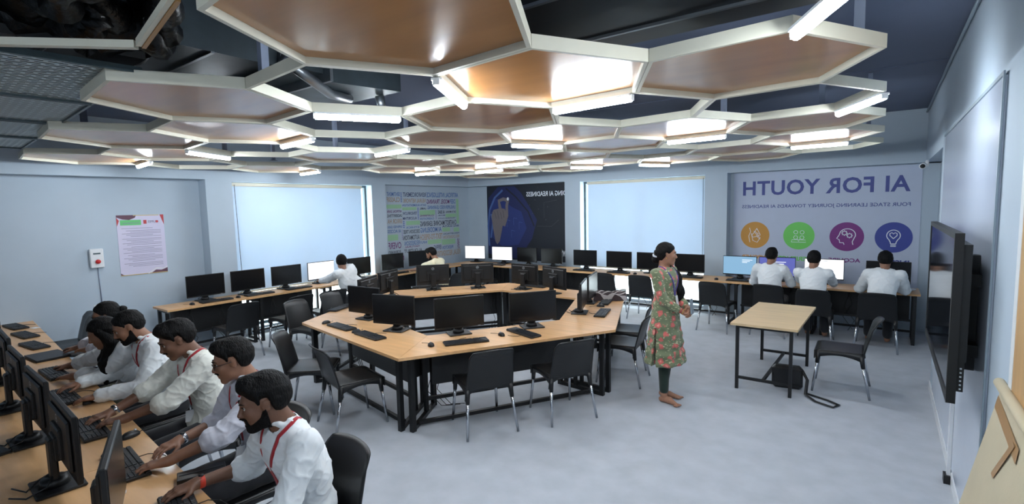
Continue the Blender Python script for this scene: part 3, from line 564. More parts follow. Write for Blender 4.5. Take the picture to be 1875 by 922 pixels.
def chair_proto():
    t = thing('plastic_chair', 'chair', 'chair')      # sitter faces local +y
    b = MB()
    def seat(u, v):
        x = (u-.5)*2; y = (v-.5)*2; hw = .225-.012*(y < 0)*abs(y)
        z = .452-.012*(1-x*x)*(1-y*y*.5)-.02*max(0, y-.75)*4*max(0, y-.75)*4*.6
        return (x*hw, y*.215+.005, z)
    b.grid(seat, 14, 14, -.012)
    b.grid(lambda u, v: (-.225+.002*v+.012*max(0, .5-u)*2*0, -.21+u*.43, .455-v*(.035+.05*(2*u-1)**2)), 12, 2, .012)
    b.grid(lambda u, v: (.225-.002*v, -.21+u*.43, .455-v*(.035+.05*(2*u-1)**2)), 12, 2, -.012)
    b.grid(lambda u, v: (-.225+.45*u, .222, .450-v*(.03+.055*(2*u-1)**4)), 12, 2, -.010)
    b.build('seat', M['chair'], t)
    b = MB()
    def back(u, v):
        x = (u-.5)*2; hw = .232-.022*v-.02*max(0, v-.9)*10*abs(x)**4
        z0 = .335+.085*(1-abs(x)**6)
        z = z0+(.812-.016*x*x-z0)*v
        y = -.215-.085*v**1.3-.045*(1-x*x)*(.25+.75*v)+.02*(1-v)-.025*max(0, v-.88)*8
        return (x*hw, y, z)
    b.grid(back, 18, 16, .012); b.build('backrest', M['chair'], t)
    for (x, y, sx, sy) in ((-.208, -.195, -.035, -.075), (.208, -.195, .035, -.075), (-.205, .195, -.025, .045), (.205, .195, .025, .045)):
        l = MB(); l.tube([(x, y, .37), (x+sx, y+sy, .002)], [.0155, .0115], 12); l.build('leg', M['chrome'], t)
        s_ = MB(); s_.tube([(x-sx*.1, y-sy*.1, .44), (x+sx*.15, y+sy*.15, .315)], [.026, .019], 10); s_.build('leg_socket', M['chair'], t)
    return Proto(t)
CH = chair_proto()
def chair(x, y, dx, dy, label, group='black moulded chairs'):
    return CH.place((x, y, 0), atan2(dy, dx)-pi/2, label, group)

# ------------------------------------------------------------------ desks
TOP = .73
def leg_frame(name, parent, a, b_, w=.04):
    """rectangular tube frame from a (front) to b (rear), on the floor"""
    m = MB(); a = Vector(a); b_ = Vector(b_)
    for p in (a, b_): m.bar((p.x, p.y, 0.001), (p.x, p.y, TOP-.028), w, w)
    m.bar((a.x, a.y, .02), (b_.x, b_.y, .02), w*.9, w*.9); m.bar((a.x, a.y, TOP-.05), (b_.x, b_.y, TOP-.05), w*.9, w*.9)
    return m.build(name, M['black_metal'], parent, world=True)
def wall_desk(p0, p1, back, depth, label, group, modesty=True):
    """p0,p1 = front edge ends; back = unit vector towards the wall"""
    p0 = Vector(p0); p1 = Vector(p1); bk = Vector(back)*depth; c = (p0+p1)/2+bk/2; e = (p1-p0).normalized()
    t = thing('computer_desk', label, 'desk', (c.x, c.y, 0), 0, group)
    q = [p0+e*.0015, p1-e*.0015, p1-e*.0015+bk, p0+e*.0015+bk]
    m = MB(); m.prism([(p.x, p.y) for p in (q if (q[1]-q[0]).cross(q[2]-q[1]) > 0 else q[::-1])], TOP-.027, TOP); m.build('desk_top', M['wood'], t, world=True)
    bn = Vector(back)
    for p in (p0+e*.06, p1-e*.06): leg_frame('leg_frame', t, (*(p+bn*.05), 0), (*(p+bn*(depth-.06)), 0))
    m = MB()
    for d_, z in ((depth-.12, .10), (.30, .30)):
        a = p0+e*.08+bn*d_; b_ = p1-e*.08+bn*d_; m.bar((a.x, a.y, z), (b_.x, b_.y, z), .03, .03)
    m.build('floor_rail', M['black_metal'], t, world=True)
    if modesty:
        a = p0+e*.10+bn*(depth-.15); b_ = p1-e*.10+bn*(depth-.15); m = MB(); m.bar((a.x, a.y, .48), (b_.x, b_.y, .48), .018, .40); m.build('modesty_panel', M['black_metal'], t, world=True)
    m = MB()
    for k in range(2):
        a = p0.lerp(p1, .3+.35*k)+bn*(depth-.22)
        m.tube([(a.x, a.y, .68), (a.x+e.x*.06, a.y+e.y*.06, .45), (a.x-e.x*.05, a.y-e.y*.05, .25), (a.x+e.x*.08, a.y+e.y*.08, .06)], .004, 5)
        m.tube([(a.x+e.x*.04, a.y+e.y*.04, .68), (a.x-e.x*.04, a.y-e.y*.04, .4), (a.x+e.x*.1, a.y+e.y*.1, .2), (a.x+e.x*.02, a.y+e.y*.02, .04)], .004, 5)
    m.build('hanging_cable', M['black'], t, world=True)
    return t
ly = [2.63, 3.88, 5.13, 6.38, 7.63, 8.75]
for k in range(5):
    wall_desk((-7.87, ly[k]), (-7.87, ly[k+1]), (-1, 0), .54, ['left wall desk standing free at its near end, nearest the camera', 'left wall desk, second from the near end, below the blind', 'left wall desk in front of the man in white at the lit monitor', 'left wall desk beside the column, before the word mural', 'left wall desk under the word mural, farthest from the camera'][k], 'desks along the left wall', k != 2)
bxs = [.44, -.78, -2.0, -3.22, -4.44, -5.66, -6.88, -8.3]
for k in range(7):
    wall_desk((bxs[k+1], 8.79), (bxs[k], 8.79), (0, 1), .62, ['back wall desk at the right corner below the round blue icon', 'back wall desk below the orange and green icons', 'back wall desk in front of the right half of the back blind', 'back wall desk in front of the left half of the back blind', 'back wall desk at the column between blind and dark mural', 'back wall desk under the dark mural', 'back wall desk in the far corner carrying the lit monitors'][k], 'desks along the back wall', k not in (2, 3))
# hexagonal ring of six desks
HO = [Vector(p) for p in ((-3.42, 2.88), (-2.25, 4.84), (-3.0, 6.78), (-5.22, 6.92), (-6.5, 5.2), (-5.53, 3.22))]
HI = [Vector(p) for p in ((-3.79, 3.59), (-2.99, 4.92), (-3.50, 6.22), (-4.87, 6.26), (-5.72, 5.10), (-5.08, 3.92))]
hl = ['trapezoid desk of the central hexagon facing the camera, with two empty chairs', 'right-hand trapezoid desk of the hexagon, carrying the folded cloth', 'rear right trapezoid desk of the central hexagon', 'rear left trapezoid desk of the central hexagon', 'left rear trapezoid desk of the hexagon, away from the camera', 'left front trapezoid desk of the hexagon with two monitors facing out']
for k in range(6):
    j = (k+1) % 6; a, b_, c, d = HO[k], HO[j], HI[j], HI[k]; ctr = (a+b_+c+d)/4
    t = thing('hexagon_desk', hl[k], 'desk', (ctr.x, ctr.y, 0), 0, 'hexagon of trapezoid desks')
    e = (b_-a).normalized()
    sh = lambda p, s_: p+e*s_
    m = MB(); m.prism([(p.x, p.y) for p in (sh(a, .0015), sh(b_, -.0015), sh(c, -.0015), sh(d, .0015))], TOP-.027, TOP); m.build('desk_top', M['wood'], t, world=True)
    inn = Vector((-e.y, e.x))
    if inn.dot(Vector((-4.3, 5))-a) < 0: inn = -inn
    for (o, i_, s_) in ((a, d, 1), (b_, c, -1)):
        ax = (i_-o).normalized(); f0 = o+ax*.10+e*s_*.07; f1 = i_-ax*.08+e*s_*.07
        leg_frame('leg_frame', t, (*f0, 0), (*f1, 0), .045)
        g0 = f0.lerp(f1, .62)
        m = MB(); m.bar((g0.x, g0.y, .04), (g0.x, g0.y, TOP-.06), .035, .035); m.build('middle_post', M['black_metal'], t, world=True)
    m = MB()
    for fr_, z in ((.25, .04), (.62, .16)):
        p = a.lerp(d, fr_)+e*.09; q = b_.lerp(c, fr_)-e*.09; m.bar((p.x, p.y, z), (q.x, q.y, z), .035, .035)
    m.build('floor_rail', M['black_metal'], t, world=True)
    p = a.lerp(d, .60)+e*.14; q = b_.lerp(c, .60)-e*.14
    m = MB(); m.bar((p.x, p.y, .50), (q.x, q.y, .50), .018, .40); m.build('modesty_panel', M['black_metal'], t, world=True)
    m = MB()
    for k2 in range(3):
        o = a.lerp(d, .7)+e*(.10+.05*k2)
        m.tube([(o.x, o.y, .70), (o.x+.03*e.x, o.y+.03*e.y, .45), (o.x-.04*e.x, o.y-.04*e.y, .22), (o.x+.10*e.x, o.y+.10*e.y, .04), (o.x+.25*e.x, o.y+.25*e.y, .02)], .004, 5)
    m.build('hanging_cable', M['black'], t, world=True)
for (x, y, l) in ((-3.86, 3.55, 'black desktop computer hung under the near left corner of the hexagon desks'), (-5.35, 4.2, 'black desktop computer under the left side of the hexagon desks')):
    t = thing('desktop_computer', l, 'computer', (x, y, .32)); b = MB(); b.box((x, y, .48), (.10, .30, .32), bev=.008); b.build('computer_case', M['black'], t, world=True)
    b = MB(); [b.box((x, y-.151, .40+.02*k2), (.07, .002, .006)) for k2 in range(8)]; b.build('vent_grille', M['key'], t, world=True)
# front row desks (slightly turned)
fe = Vector((cos(R(-4.4)), sin(R(-4.4)))); f0 = Vector((-8.77, 1.42)); fb = Vector((fe.y, -fe.x))
fl = ['front row desk at the far left end, with two keyboards', 'front row desk in front of the two women', 'front row desk in front of the bearded man with the long white sleeves', 'front row desk in front of the man with rolled sleeves', 'front row desk nearest the camera at the bottom of the picture']
fs = [0, 1.5, 3.0, 4.31, 5.55, 6.95]
for k in range(5):
    p0 = f0+fe*fs[k]; p1 = f0+fe*fs[k+1]
    if k == 1: pass
    wall_desk(p0, p1, fb, 1.2, fl[k], 'front row desks', True)
# small table at right
t = thing('side_table', 'small square table with a pale wood top on thin black legs', 'table', (-.97, 6.44, 0))
q = [Vector(p) for p in ((-1.315, 5.74), (-.665, 5.74), (-.625, 7.12), (-1.29, 7.14))]
q = [Vector((-1.315, 5.74)), Vector((-.665, 5.74)), Vector((-.64, 7.13)), Vector((-1.285, 7.13))]
m = MB(); m.prism([(p.x, p.y) for p in q], .715, .74); m.build('table_top', M['light_wood'], t, world=True)
cs = [(-1.25, 5.80), (-.73, 5.80), (-.71, 7.05), (-1.22, 7.05)]
for (x, y) in cs: m = MB(); m.bar((x, y, 0.001), (x, y, .715), .032, .032); m.build('leg', M['black_metal'], t, world=True)
m = MB()
for a, b_ in ((0, 1), (2, 3)): m.bar((*cs[a], .13), (*cs[b_], .13), .028, .028)
m.bar(((cs[0][0]+cs[1][0])/2, cs[0][1], .13), ((cs[2][0]+cs[3][0])/2, cs[2][1], .13), .028, .028)
for a, b_ in ((0, 1), (1, 2), (2, 3), (3, 0)): m.bar((*cs[a], .70), (*cs[b_], .70), .028, .028)
m.build('stretcher', M['black_metal'], t, world=True)
# bag under it
t = thing('shoulder_bag', 'black shoulder bag on the floor under the small table, strap trailing', 'bag', (-.80, 6.1, 0))
b = MB(); b.box((0, 0, .125), (.30, .13, .25), bev=.035); T = TX((-.80, 6.12, 0), rz=R(8))
b2 = MB(); b2.v = [tuple(T @ Vector(p)) for p in b.v]; b2.f, b2.m, b2.sm = b.f, b.m, b.sm; b2.build('bag_body', M['black'], t, world=True)
b = MB(); b.box((0, -.072, .15), (.27, .018, .17), T=T, bev=.008); b.build('flap', M['chair'], t, world=True)
b = MB(); b.tube([(-.66, 6.12, .22), (-.60, 6.05, .14), (-.60, 5.93, .02), (-.50, 5.80, .012), (-.34, 5.72, .012), (-.30, 5.82, .012), (-.40, 5.90, .012), (-.60, 6.0, .012)], .018, 8, flat=.3); b.build('strap', M['black'], t, world=True)

# ------------------------------------------------------------------ monitors, keyboards, mice
def mon(x, y, dx, dy, label, kind='off', group='black monitors', z=TOP): return MON[kind].place((x-.05*0, y, z+.001), face(dx, dy), label, group)
ml = [(-8.20, 3.27, 'leftmost monitor on the left wall desk, greyish dark screen'), (-8.20, 3.90, 'second dark monitor on the left wall desk, before the blind cord'), (-8.20, 4.55, 'third dark monitor on the left wall desk, left of the lit one')]
for x, y, l in ml: mon(x, y, 1, 0, l)
mon(-8.22, 5.22, 1, 0, 'lit white monitor before the man in white at the left wall', 'white')
mon(-8.18, 6.02, 1, 0, 'dark monitor at the right edge of the left blind'); mon(-8.18, 6.85, 1, -.1, 'dark monitor at the column left of the word mural'); mon(-8.18, 7.62, 1, -.35, 'dark monitor in front of the middle of the word mural')
mon(-7.95, 9.20, .25, -1, 'lit white monitor at the far corner, left of the dark mural', 'white', 'lit monitors in the far corner'); mon(-7.12, 9.20, .15, -1, 'lit white monitor in front of the pointing hand mural', 'white', 'lit monitors in the far corner')
mon(-6.42, 9.2, 0, -1, 'dark monitor before the dark mural, left of two'); mon(-5.77, 9.2, 0, -1, 'dark monitor before the dark mural, right of two')
for x, l in ((-4.93, 'dark monitor at the left edge of the back blind'), (-4.18, 'second dark monitor from the left before the back blind'), (-3.54, 'dark monitor just left of the standing woman'), (-2.81, 'dark monitor just right of the standing woman')): mon(x, 9.15, 0, -1, l)
mon(-1.96, 9.15, 0, -1, 'lit pale blue monitor at the left end of the banner', 'blue'); mon(-1.40, 9.22, .1, -1, 'lit violet monitor behind the left man in white', 'violet')
mon(-.74, 9.22, 0, -1, 'lit white monitor behind the middle man in white', 'white'); mon(.07, 9.2, 0, -1, 'dark monitor behind the rightmost man in white')
hm = [(-3.52, 3.80, .86, -.51, 'large dark monitor on the hexagon desk facing the camera, left of two'), (-3.03, 4.44, .80, -.6, 'large dark monitor on the hexagon desk facing the camera, right of two'),
      (-5.0, 3.72, .10, -.98, 'dark monitor on the left front hexagon desk, left of two'), (-4.23, 3.52, .25, -.95, 'dark monitor on the left front hexagon desk, right of two'),
      (-5.92, 5.78, -.75, .6, 'monitor seen from behind at the far side of the hexagon, leftmost'), (-5.38, 6.27, -.72, .69, 'monitor seen from behind at the far side of the hexagon, second from left'),
      (-4.62, 6.55, .05, 1, 'monitor seen from behind at the rear right hexagon desk, left of two'), (-3.98, 6.42, .3, .95, 'monitor seen from behind at the rear right hexagon desk, right of two'),
      (-2.93, 5.40, .92, .36, 'monitor seen nearly edge-on on the right hexagon desk, nearer one'), (-3.13, 6.02, .93, .25, 'monitor seen nearly edge-on beside the folded cloth'),
      (-5.98, 4.90, -.9, -.3, 'monitor seen from behind on the left rear hexagon desk, farther one'), (-5.68, 4.30, -.9, -.42, 'monitor seen from behind on the left rear hexagon desk, nearer one')]
for x, y, dx, dy, l in hm: mon(x, y, dx, dy, l, group='monitors on the hexagon desks')
fm = [(-2.50, .60, .34, .94, 'front row monitor nearest the camera, turned so its screen shows'), (-3.22, .60, .05, 1, 'second front row monitor from the camera'), (-4.00, .64, .02, 1, 'third front row monitor from the camera'), (-4.80, .68, .03, 1, 'fourth front row monitor from the camera'), (-5.62, .74, .05, 1, 'fifth front row monitor from the camera'), (-6.6, .82, .05, 1, 'sixth front row monitor from the camera at the left picture edge')]
for x, y, dx, dy, l in fm: mon(x, y, dx, dy, l, group='front row monitors')
def kb(x, y, a, label, z=TOP): return KB.place((x, y, z+.001), R(a), label, 'black keyboards')
def mouse(x, y, a, label): return MS.place((x, y, TOP+.001), R(a), label, 'computer mice')
for (x, y, l) in ((-8.02, 3.33, 'leftmost keyboard on the left wall desk'), (-8.02, 3.98, 'keyboard before the second monitor on the left wall'), (-8.02, 4.65, 'keyboard before the third monitor on the left wall'), (-8.02, 5.95, 'keyboard right of the man in white at the left wall'), (-8.0, 6.85, 'keyboard at the column left of the word mural')): kb(x, y, 90, l)
for (x, y, l) in ((-8.03, 3.0, 'mouse at the near end of the left wall desk'), (-8.03, 3.65, 'mouse between the first two left wall keyboards')): mouse(x, y, 90, l)
for (x, l) in ((-7.1, 'keyboard before the lit monitor by the hand mural'), (-4.85, 'keyboard at the left edge of the back blind'), (-4.1, 'keyboard before the second monitor at the back blind'), (-2.74, 'keyboard right behind the standing woman'), (-1.9, 'keyboard before the pale blue monitor')): kb(x, 8.95, 0, l)
for (x, l) in ((-2.28, 'mouse left of the pale blue monitor'), (-3.75, 'mouse on the back desk left of the standing woman')): mouse(x, 8.93, 0, l)
kb(-4.89, 3.32, -6, 'keyboard on the left front hexagon desk, left of two'); kb(-4.28, 3.24, -8, 'keyboard on the left front hexagon desk, right of two')
kb(-3.26, 3.60, 55, 'keyboard before the left of the two camera-facing hexagon monitors'); kb(-2.98, 4.18, -18+180, 'keyboard lying askew before the right camera-facing hexagon monitor')
kb(-2.72, 5.48, 106, 'greyish keyboard on the right hexagon desk, nearer one'); kb(-3.0, 6.16, 105, 'keyboard on the right hexagon desk beside the folded cloth'); kb(-5.85, 3.98, 112, 'keyboard at the left outer corner of the hexagon')
kb(-6.2, 5.85, 55, 'keyboard beyond the leftmost back-turned hexagon monitor'); kb(-4.6, 6.78, 0, 'keyboard beyond the rear right hexagon monitors')
mouse(-5.23, 3.35, 0, 'mouse at the left corner of the left front hexagon desk'); mouse(-4.56, 3.275, 0, 'mouse between the two left front hexagon keyboards'); mouse(-3.47, 3.33, 55, 'mouse at the near corner of the camera-facing hexagon desk'); mouse(-3.13, 4.0, 60, 'mouse between the camera-facing hexagon keyboards'); mouse(-2.93, 5.85, 100, 'mouse on the right hexagon desk below the cloth')
mouse(-5.5, 6.55, 40, 'mouse beyond the far left hexagon desk')
kb(-2.42, .80, -12, 'keyboard under the hand of the nearest man'); kb(-3.17, .81, -9+4, 'keyboard with greyish keys under the hands of the second man'); kb(-3.90, .84, -4, 'keyboard under the hands of the man with rolled sleeves'); kb(-4.76, .90, -2, 'keyboard under the hand of the man with long white sleeves')
kb(-5.55, 1.0, 0, 'keyboard before the long haired woman'); kb(-6.95, 1.12, 6, 'keyboard beyond the closed laptop'); kb(-7.66, 1.17, 6, 'second keyboard from the far end of the front row'); kb(-8.35, 1.2, 6, 'keyboard at the far end of the front row')
mouse(-3.57, .95, 20, 'mouse beside the rolled sleeve man'); mouse(-4.48, .98, 30, 'mouse under the hand of the long sleeved man')
def slab(name, x, y, a, d, label, cat, parts, mt='black'):
    t = thing(name, label, cat, (x, y, TOP+.001), R(a)); z = 0
    for (pn, dd, mm) in parts: b = MB(); b.box((0, 0, z+dd[2]/2), dd, bev=.003); b.build(pn, M[mm], t); z += dd[2]+.0005
    return t
slab('laptop', -6.30, 1.10, 4, 0, 'closed black laptop between keyboards on the front row', 'laptop', (('base', (.36, .25, .012), 'black'), ('lid', (.36, .25, .008), 'key')))
slab('laptop', -4.05, .33, 12, 0, 'closed black laptop at the left picture edge behind the monitors', 'laptop', (('base', (.36, .25, .012), 'black'), ('lid', (.36, .25, .008), 'key')))
slab('mobile_phone', -5.42, 1.2, 30, 0, 'dark phone on the desk near the long haired woman', 'phone', (('phone_body', (.08, .155, .009), 'black'), ('phone_screen', (.072, .145, .0008), 'screen')))
slab('pencil_pouch', -2.72, 1.00, 70, 0, 'flat black pouch on the desk between the two nearest men', 'pouch', (('pouch_body', (.21, .10, .028), 'chair'), ('zip', (.19, .006, .003), 'key')))
slab('notebook', -2.62, .80, 20, 0, 'dark notebook under the nearest keyboard edge', 'notebook', (('pages', (.0, .0, .0), 'white'), ('cover', (.14, .2, .006), 'frame_alu'))) if False else None
t = slab('paper_note', -8.1, 1.33, 20, 0, 'small white paper slip at the far end of the front row', 'paper', (('sheet', (.10, .07, .001), 'white'),))
t = slab('paper_plate', .28, 9.05, 0, 0, 'white round dish at the right end of the back desk', 'dish', ())
b = MB(); b.lathe([(0, .003), (.07, .003), (.12, .03), (.122, .034), (.07, .009), (0, .008)], 28); b.build('dish_body', M['white'], t)
# folded cloth
cm = mat('striped_wool', (62, 54, 56), .95, var=.2, scale=30, bump=.4, bscale=120); nt = cm.node_tree
wv = nt.nodes.new('ShaderNodeTexWave'); wv.inputs['Scale'].default_value = 7; wv.bands_direction = 'Y'; rp = nt.nodes.new('ShaderNodeValToRGB'); rp.color_ramp.elements[0].position = .72; rp.color_ramp.elements[1].position = .8
rp.color_ramp.elements[0].color = (*lin((62, 50, 52)), 1); rp.color_ramp.elements[1].color = (*lin((178, 172, 170)), 1)
tc = nt.nodes.new('ShaderNodeTexCoord'); nt.links.new(tc.outputs['Object'], wv.inputs[0]); nt.links.new(wv.outputs[0], rp.inputs[0]); nt.links.new(rp.outputs[0], nt.nodes['Principled BSDF'].inputs['Base Color'])
def clothf(u, v):
    x = (u-.5)*.46; y = (v-.5)*.34; r_ = min(1, (1-max(abs(2*u-1)**6, abs(2*v-1)**6))*2.2)
    return (x*(1+.05*sin(v*9)), y*(1+.06*sin(u*11)), .002+r_*(.07+.016*sin(u*13+v*6)+.014*sin(v*17+u*4)+.03*(1-v)))
b = MB(); b.grid(clothf, 36, 28); tag(b.build('folded_cloth', cm, loc=(-3.08, 6.42, TOP+.001)), 'folded brown striped woollen cloth on the right hexagon desk', 'cloth').rotation_euler = (0, 0, R(30))

# ------------------------------------------------------------------ chairs
cl = [(-7.35, 3.28, -1, 0, 'empty black chair at the left wall desk, leftmost'), (-7.22, 4.03, -1, -.05, 'empty black chair at the left wall desk, second from the left'), (-7.20, 4.62, -1, .05, 'empty black chair partly behind the hexagon chairs at the left wall'), (-7.12, 5.38, -1, .1, 'black chair under the man in white at the left wall'),
      (-6.28, 3.82, .93, .25, 'black chair turned to the left corner of the hexagon, nearer one'), (-6.50, 4.50, .93, .2, 'black chair with a pale sheen behind the left hexagon corner'), (-4.72, 2.84, .72, .70, 'empty black chair before the left front hexagon desk, left one'), (-4.08, 2.86, .25, 1, 'empty black chair before the left front hexagon desk, right one'),
      (-2.98, 3.50, -.86, .51, 'empty black chair pulled to the near hexagon desk, left of two'), (-2.52, 4.16, -.86, .51, 'empty black chair pulled to the near hexagon desk, right of two'), (-2.42, 5.38, -.95, -.15, 'black chair beside the standing woman, nearer seat'), (-2.62, 5.98, -.95, -.25, 'black chair beside the standing woman, farther seat'),
      (-4.12, 8.62, 0, 1, 'black chair at the back desk above the folded cloth'), (-3.42, 8.62, 0, 1, 'black chair directly behind the standing woman at the back desk'), (-2.12, 8.42, .1, 1, 'black chair before the pale blue monitor'), (-5.9, 8.6, 0, 1, 'black chair at the back desk under the dark mural'), (-7.1, 8.5, 0, 1, 'black chair before the lit monitors in the far corner'),
      (-1.36, 8.55, .05, 1, 'black chair under the left man in white at the back'), (-.77, 8.36, 0, 1, 'black chair under the middle man in white at the back'), (-.04, 8.45, 0, 1, 'black chair under the rightmost man in white at the back'),
      (-.33, 6.38, -1, -.02, 'empty black chair standing alone beside the small pale table'), (-6.85, 7.1, -1, .05, 'black chair under the man in the cream shirt'),
      (-2.30, 1.24, -.10, -1, 'black chair under the nearest man at the bottom of the picture'), (-3.00, 1.34, -.1, -1, 'chair under the second man of the front row'), (-3.86, 1.40, -.05, -1, 'chair under the man with rolled sleeves'), (-4.62, 1.42, 0, -1, 'chair under the bearded man in long sleeves'),
      (-5.22, 1.36, 0, -1, 'chair under the long haired woman'), (-5.90, 1.46, 0, -1, 'chair under the woman with glasses'), (-7.78, 1.47, -.1, -1, 'empty black chair at the front row, right of two before the left wall'), (-8.22, 1.55, -.1, -1, 'empty black chair at the front row, left of two before the left wall')]
for x, y, dx, dy, l in cl: chair(x, y, dx, dy, l)

# ------------------------------------------------------------------ people: implicit surfaces meshed with surface nets
def surfnet(A, org, h):
    ins = A < 0
    c = [ins[i:A.shape[0]-1+i, j:A.shape[1]-1+j, k:A.shape[2]-1+k] for i in (0, 1) for j in (0, 1) for k in (0, 1)]
    al = c[0].copy(); an = c[0].copy()
    for q in c[1:]: al &= q; an |= q
    act = an & ~al; I = np.argwhere(act)
    if len(I) == 0: return [], []
    idx = np.full(act.shape, -1, np.int32); idx[act] = np.arange(len(I))
    cor = np.array([(i, j, k) for i in (0, 1) for j in (0, 1) for k in (0, 1)])
    val = np.stack([A[I[:, 0]+a, I[:, 1]+b, I[:, 2]+d] for a, b, d in cor], 1)
    acc = np.zeros((len(I), 3)); n = np.zeros(len(I))
    for a in range(8):
        for b in range(a+1, 8):
            if abs(cor[a]-cor[b]).sum() != 1: continue
            va, vb = val[:, a], val[:, b]; m = (va < 0) != (vb < 0); t = np.where(m, va/np.where(m, va-vb, 1), 0)
            acc += np.where(m[:, None], cor[a]+t[:, None]*(cor[b]-cor[a]), 0); n += m
    V = org+h*(I+acc/n[:, None])
    F_ = []
    for ax in range(3):
        s1 = [slice(1, -1)]*3; s1[ax] = slice(0, -1); s2 = [slice(1, -1)]*3; s2[ax] = slice(1, None)
        a = ins[tuple(s1)]; b = ins[tuple(s2)]; E = np.argwhere(a != b)
        if len(E) == 0: continue
        off = np.array([1, 1, 1]); off[ax] = 0; P_ = E+off; fl = a[E[:, 0], E[:, 1], E[:, 2]]
        u, w_ = [(1, 2), (2, 0), (0, 1)][ax]; eu = np.zeros(3, int); eu[u] = 1; ew = np.zeros(3, int); ew[w_] = 1
        g_ = lambda Q: idx[Q[:, 0], Q[:, 1], Q[:, 2]]
        q = np.stack([g_(P_-eu-ew), g_(P_-ew), g_(P_), g_(P_-eu)], 1)
        q[~fl] = q[~fl][:, ::-1]; q = q[(q >= 0).all(1)]; F_.append(q)
    return V, np.concatenate(F_)
def smin(a, b, k):
    if k <= 0: return np.minimum(a, b)
    h = np.maximum(k-np.abs(a-b), 0)/k
    return np.minimum(a, b)-h*h*k*.25
class Body:
    """list of blended primitives; every primitive is world space"""
    def __init__(s): s.p = []; s.post = []
    def cap(s, a, b, ra, rb=None, k=.02): s.p.append(('c', np.array(a, float), np.array(b, float), ra, ra if rb is None else rb, k)); return s
    def ell(s, c, r, Rm=None, k=.02, sub=False): s.p.append(('s' if sub else 'e', np.array(c, float), np.array(r, float), np.eye(3) if Rm is None else np.array(Rm), None, k)); return s
    def chain(s, pts, rs, k=.02):
        for i in range(len(pts)-1): s.cap(pts[i], pts[i+1], rs[i], rs[i+1], k)
        return s
    @staticmethod
    def dist(pr, X, Y, Z_):
        if pr[0] == 'c':
            _, a, b, ra, rb, k = pr; ab = b-a; L = max(ab@ab, 1e-9)
            px, py, pz = X-a[0], Y-a[1], Z_-a[2]; t = np.clip((px*ab[0]+py*ab[1]+pz*ab[2])/L, 0, 1)
            return np.sqrt((px-t*ab[0])**2+(py-t*ab[1])**2+(pz-t*ab[2])**2)-(ra+(rb-ra)*t)
        _, c, r, Rm, _, k = pr; px, py, pz = X-c[0], Y-c[1], Z_-c[2]
        q = [(px*Rm[i][0]+py*Rm[i][1]+pz*Rm[i][2]) for i in range(3)]
        k0 = np.sqrt((q[0]/r[0])**2+(q[1]/r[1])**2+(q[2]/r[2])**2); k1 = np.sqrt((q[0]/r[0]**2)**2+(q[1]/r[1]**2)**2+(q[2]/r[2]**2)**2)
        return k0*(k0-1)/np.maximum(k1, 1e-6)
    def bounds(s, pr):
        if pr[0] == 'c': return np.minimum(pr[1]-pr[3], pr[2]-pr[4]), np.maximum(pr[1]+pr[3], pr[2]+pr[4])
        r = pr[2].max(); return pr[1]-r, pr[1]+r
    def field(s, h, lo=None, hi=None, grow=0):
        if lo is None:
            bs = [s.bounds(p) for p in s.p if p[0] != 's']; lo = np.min([b[0] for b in bs], 0)-.02-grow; hi = np.max([b[1] for b in bs], 0)+.02+grow
        n = np.ceil((hi-lo)/h).astype(int)+1; A = np.full(n, .5, np.float32)
        ax = [lo[i]+h*np.arange(n[i], dtype=np.float32) for i in range(3)]
        for pr in s.p:
            b0, b1 = s.bounds(pr); mg = pr[5]+.03+grow
            i0 = np.clip(np.floor((b0-mg-lo)/h).astype(int), 0, n); i1 = np.clip(np.ceil((b1+mg-lo)/h).astype(int)+1, 0, n)
            if (i1 <= i0).any(): continue
            sl = tuple(slice(i0[i], i1[i]) for i in range(3)); G = np.meshgrid(*[ax[i][sl[i]] for i in range(3)], indexing='ij', sparse=True)
            d = s.dist(pr, *G).astype(np.float32)
            if pr[0] == 's': A[sl] = -smin(-A[sl], d, pr[5])
            else: A[sl] = smin(A[sl], d, pr[5])
        return A, lo, ax
    def at(s, p):
        v = .5
        for pr in s.p:
            d = float(s.dist(pr, p[0], p[1], p[2]))
            v = -float(smin(-v, d, pr[5])) if pr[0] == 's' else float(smin(v, d, pr[5]))
        return v
    def snap(s, p, off=.002):
        p = np.array(p, float)
        for _ in range(12):
            d = s.at(p); g_ = np.array([s.at(p+e)-s.at(p-e) for e in np.eye(3)*.003]); g_ /= (np.linalg.norm(g_)+1e-9)
            p = p-g_*(d-off)
        return p
def mesh_np(name, V, F_, m, parent):
    me = bpy.data.meshes.new(name); o0 = np.array(parent.location) if parent else np.zeros(3)
    V = np.asarray(V)-o0; F_ = np.asarray(F_)
    me.vertices.add(len(V)); me.vertices.foreach_set('co', V.astype(np.float32).ravel())
    me.loops.add(len(F_)*4); me.loops.foreach_set('vertex_index', F_.ravel().astype(np.int32))
    me.polygons.add(len(F_)); me.polygons.foreach_set('loop_start', np.arange(len(F_), dtype=np.int32)*4); me.polygons.foreach_set('loop_total', np.full(len(F_), 4, np.int32))
    me.polygons.foreach_set('use_smooth', np.ones(len(F_), bool)); me.update(calc_edges=True); me.validate()
    me.materials.append(m); ob = bpy.data.objects.new(name, me); col.objects.link(ob)
    if parent: ob.parent = parent
    return ob
def lump(ax, f, seed=0):
    X, Y, Z_ = np.meshgrid(*ax, indexing='ij', sparse=True); s = seed*1.7
    return (np.sin(X*f+1.3*np.sin(Y*f*.7+s)+s)*np.sin(Y*f*.9+1.1*np.sin(Z_*f*.8)+s*2)+np.sin(Z_*f*1.2+1.2*np.sin(X*f*.6)+s*3)*.7).astype(np.float32)
def skin_mat(name, rgb): 
    return mat(name, rgb, .48, var=.07, scale=18, bump=.06, bscale=160)
